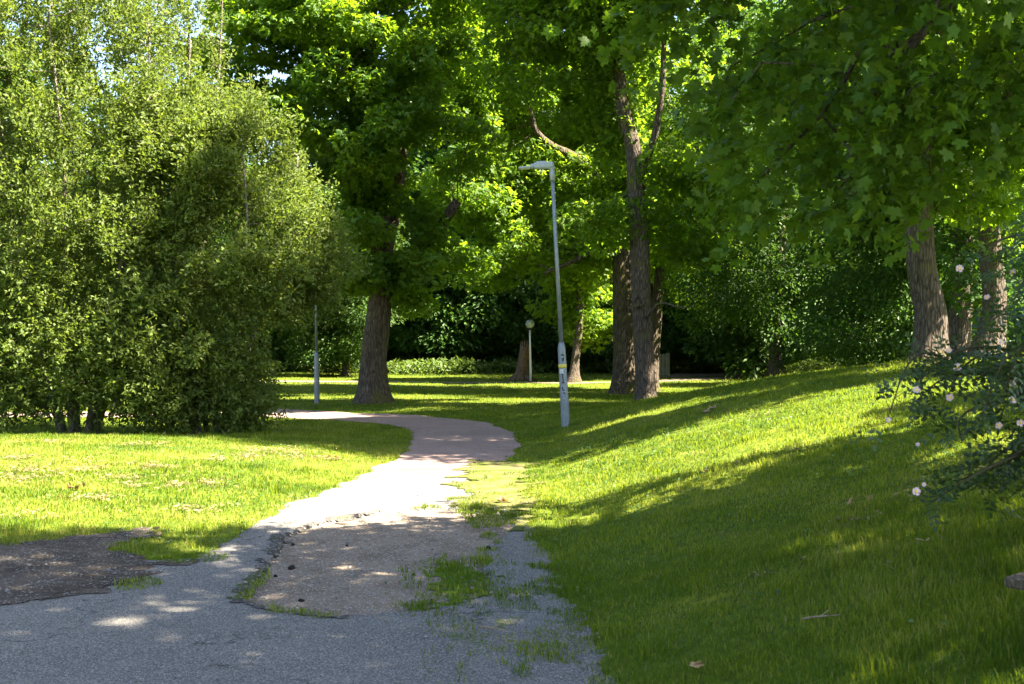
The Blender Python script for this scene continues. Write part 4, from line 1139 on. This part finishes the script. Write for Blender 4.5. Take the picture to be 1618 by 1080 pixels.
# ------------------------------------------------------------------ small things on the ground
def lump(name, px, py, size, mat, seed, label, cat, group=None, flat=.6, dz=0):
    R2 = np.random.default_rng(seed); q = G(px, py)
    bm_ = MB(); a = np.linspace(-math.pi / 2, math.pi / 2, 9); bm_.lathe(np.stack([np.cos(a), np.sin(a) * flat], 1), k=14)
    V = bm_.V[0]; V *= (size * (.6 + .8 * noise3(V * 1.7 + seed, seed)))[:, None]; bm_.V[0] = V
    o = bm_.build(name, MT[mat], None); o.location = (q[0], q[1], float(ground(q[0], q[1])[0]) + dz + size * .2); return tag(o, label, cat, group)

for i, (px, py, s, lb_) in enumerate([(463, 857, .017, 'small black clod at the far left corner of the dirt patch'), (461, 894, .028, 'largest black clod, on the left half of the dirt patch'),
        (436, 906, .016, 'black clod near the left edge of the dirt patch, beside the largest one'), (477, 944, .020, 'black clod nearest the front edge of the dirt patch'),
        (548, 858, .013, 'tiny black clod in the middle back of the dirt patch'), (772, 868, .022, 'black clod at the right border of the dirt patch'), (654, 903, .014, 'black clod just left of the mossy patch')]):
    lump('dirt_clod', px, py, s, 'clod', i + 3, lb_, 'dirt clod', 'black clods on the dirt patch', .7, -.022 if px < 760 else .01)

def dead_leaves(px, py, size, n, label, seed):
    R2 = np.random.default_rng(seed); q = G(px, py); b0 = at(*q)
    V = R2.normal(0, 1, (n, 3)) * [size, size * .35, 0] ; V[:, 2] = np.abs(R2.normal(0, .02, n)) + .035
    me = leaf_mesh('dead_leaf', V, R2.normal(0, 1, (n, 3)) * [1, 1, .4], R2.normal(0, .6, (n, 3)) + [0, 0, 1], R2.uniform(.03, .06, n), T_FULL, MT['deadleaf'], R2.random(n))
    tag(link('dead_leaf', me, None, b0), label, 'dead leaf')
dead_leaves(795, 796, .045, 14, 'clump of curled brown dead leaves on the right edge of the path', 1)
dead_leaves(532, 728, .05, 8, 'brown dead leaves on the left lawn near the red path', 2)
dead_leaves(115, 775, .04, 12, 'pale dry leaves lying on the sunny left lawn', 3)
dead_leaves(250, 848, .05, 4, 'brown dead leaf in the shaded grass by the gravelly soil', 4)
dead_leaves(1350, 802, .06, 4, 'brown dead leaf in the dappled shade on the bank', 5)
dead_leaves(1098, 1068, .03, 3, 'pale dead leaf in the grass at the bottom edge', 6)

def twig(px0, py0, px1, py1, r, label, seed):
    R2 = np.random.default_rng(seed); a = at(*G(px0, py0)); c = at(*G(px1, py1)); L = np.linalg.norm(c - a)
    pts = np.array([a + (c - a) * t for t in np.linspace(0, 1, 7)]); pts[:, 2] = ground(pts[:, 0], pts[:, 1]) + .045; pts[1:-1] += R2.normal(0, .025 * L, (5, 3)) * [1, 1, .3]
    m = MB(); m.tube(pts - a, np.linspace(r, r * .4, 7), 6); m.tube(np.array([pts[3], pts[3] + (c - a) * .2 + [.03, .06, .02]]) - a, [r * .6, r * .2], 5)
    tag(m.build('twig', MT['twig'], None, loc=a), label, 'twig')
twig(1268, 992, 1326, 986, .006, 'thin dry twig lying in the shaded grass of the bank', 1)
twig(757, 1002, 800, 1008, .007, 'dry twig on the asphalt beside the strip of moss', 2)
twig(1112, 655, 1132, 643, .02, 'short pale stick on the upper bank below the scarred trunk', 3)

# ------------------------------------------------------------------ sky, sun, camera
w = bpy.data.worlds.new('World'); SC.world = w; w.use_nodes = True
nt = w.node_tree; bg = nt.nodes['Background']
sky = nt.nodes.new('ShaderNodeTexSky'); sky.sky_type = 'NISHITA'; sky.sun_disc = False
el = math.asin(SUN[2]); az = math.atan2(SUN[0], SUN[1])
sky.sun_elevation = el; sky.sun_rotation = az
sky.air_density = 1.0; sky.dust_density = 1.5; sky.ozone_density = 1.0
nt.links.new(sky.outputs[0], bg.inputs[0]); bg.inputs[1].default_value = .052
sd = bpy.data.lights.new('sun', 'SUN'); sd.energy = 5.0; sd.angle = math.radians(.53); sd.color = (1, .90, .71)
so = bpy.data.objects.new('sun', sd); COL.objects.link(so); so.location = (20, 10, 30)
so.rotation_euler = Vector([float(-v) for v in SUN]).to_track_quat('-Z', 'Y').to_euler()

cd = bpy.data.cameras.new('camera'); cam = bpy.data.objects.new('camera', cd); COL.objects.link(cam)
cd.sensor_width = 36; cd.lens = F * 36 / 1618; cd.clip_start = .05; cd.clip_end = 2000
cam.location = (0, 0, EYE); cam.rotation_euler = (math.radians(90) + math.atan((HY - 540) / F), 0, 0)
cd.dof.use_dof = True; cd.dof.focus_distance = 24; cd.dof.aperture_fstop = 6.3
SC.camera = cam
SC.view_settings.view_transform = 'Standard'; SC.view_settings.look = 'None'
SC.view_settings.exposure = 3.4; SC.view_settings.gamma = 1
c = SC.cycles
c.use_denoising = True
try: c.denoiser = 'OPENIMAGEDENOISE'; c.denoising_input_passes = 'RGB_ALBEDO_NORMAL'
except Exception: pass
c.max_bounces = 6; c.diffuse_bounces = 4; c.glossy_bounces = 2; c.transmission_bounces = 4; c.transparent_max_bounces = 4
c.sample_clamp_indirect = 6
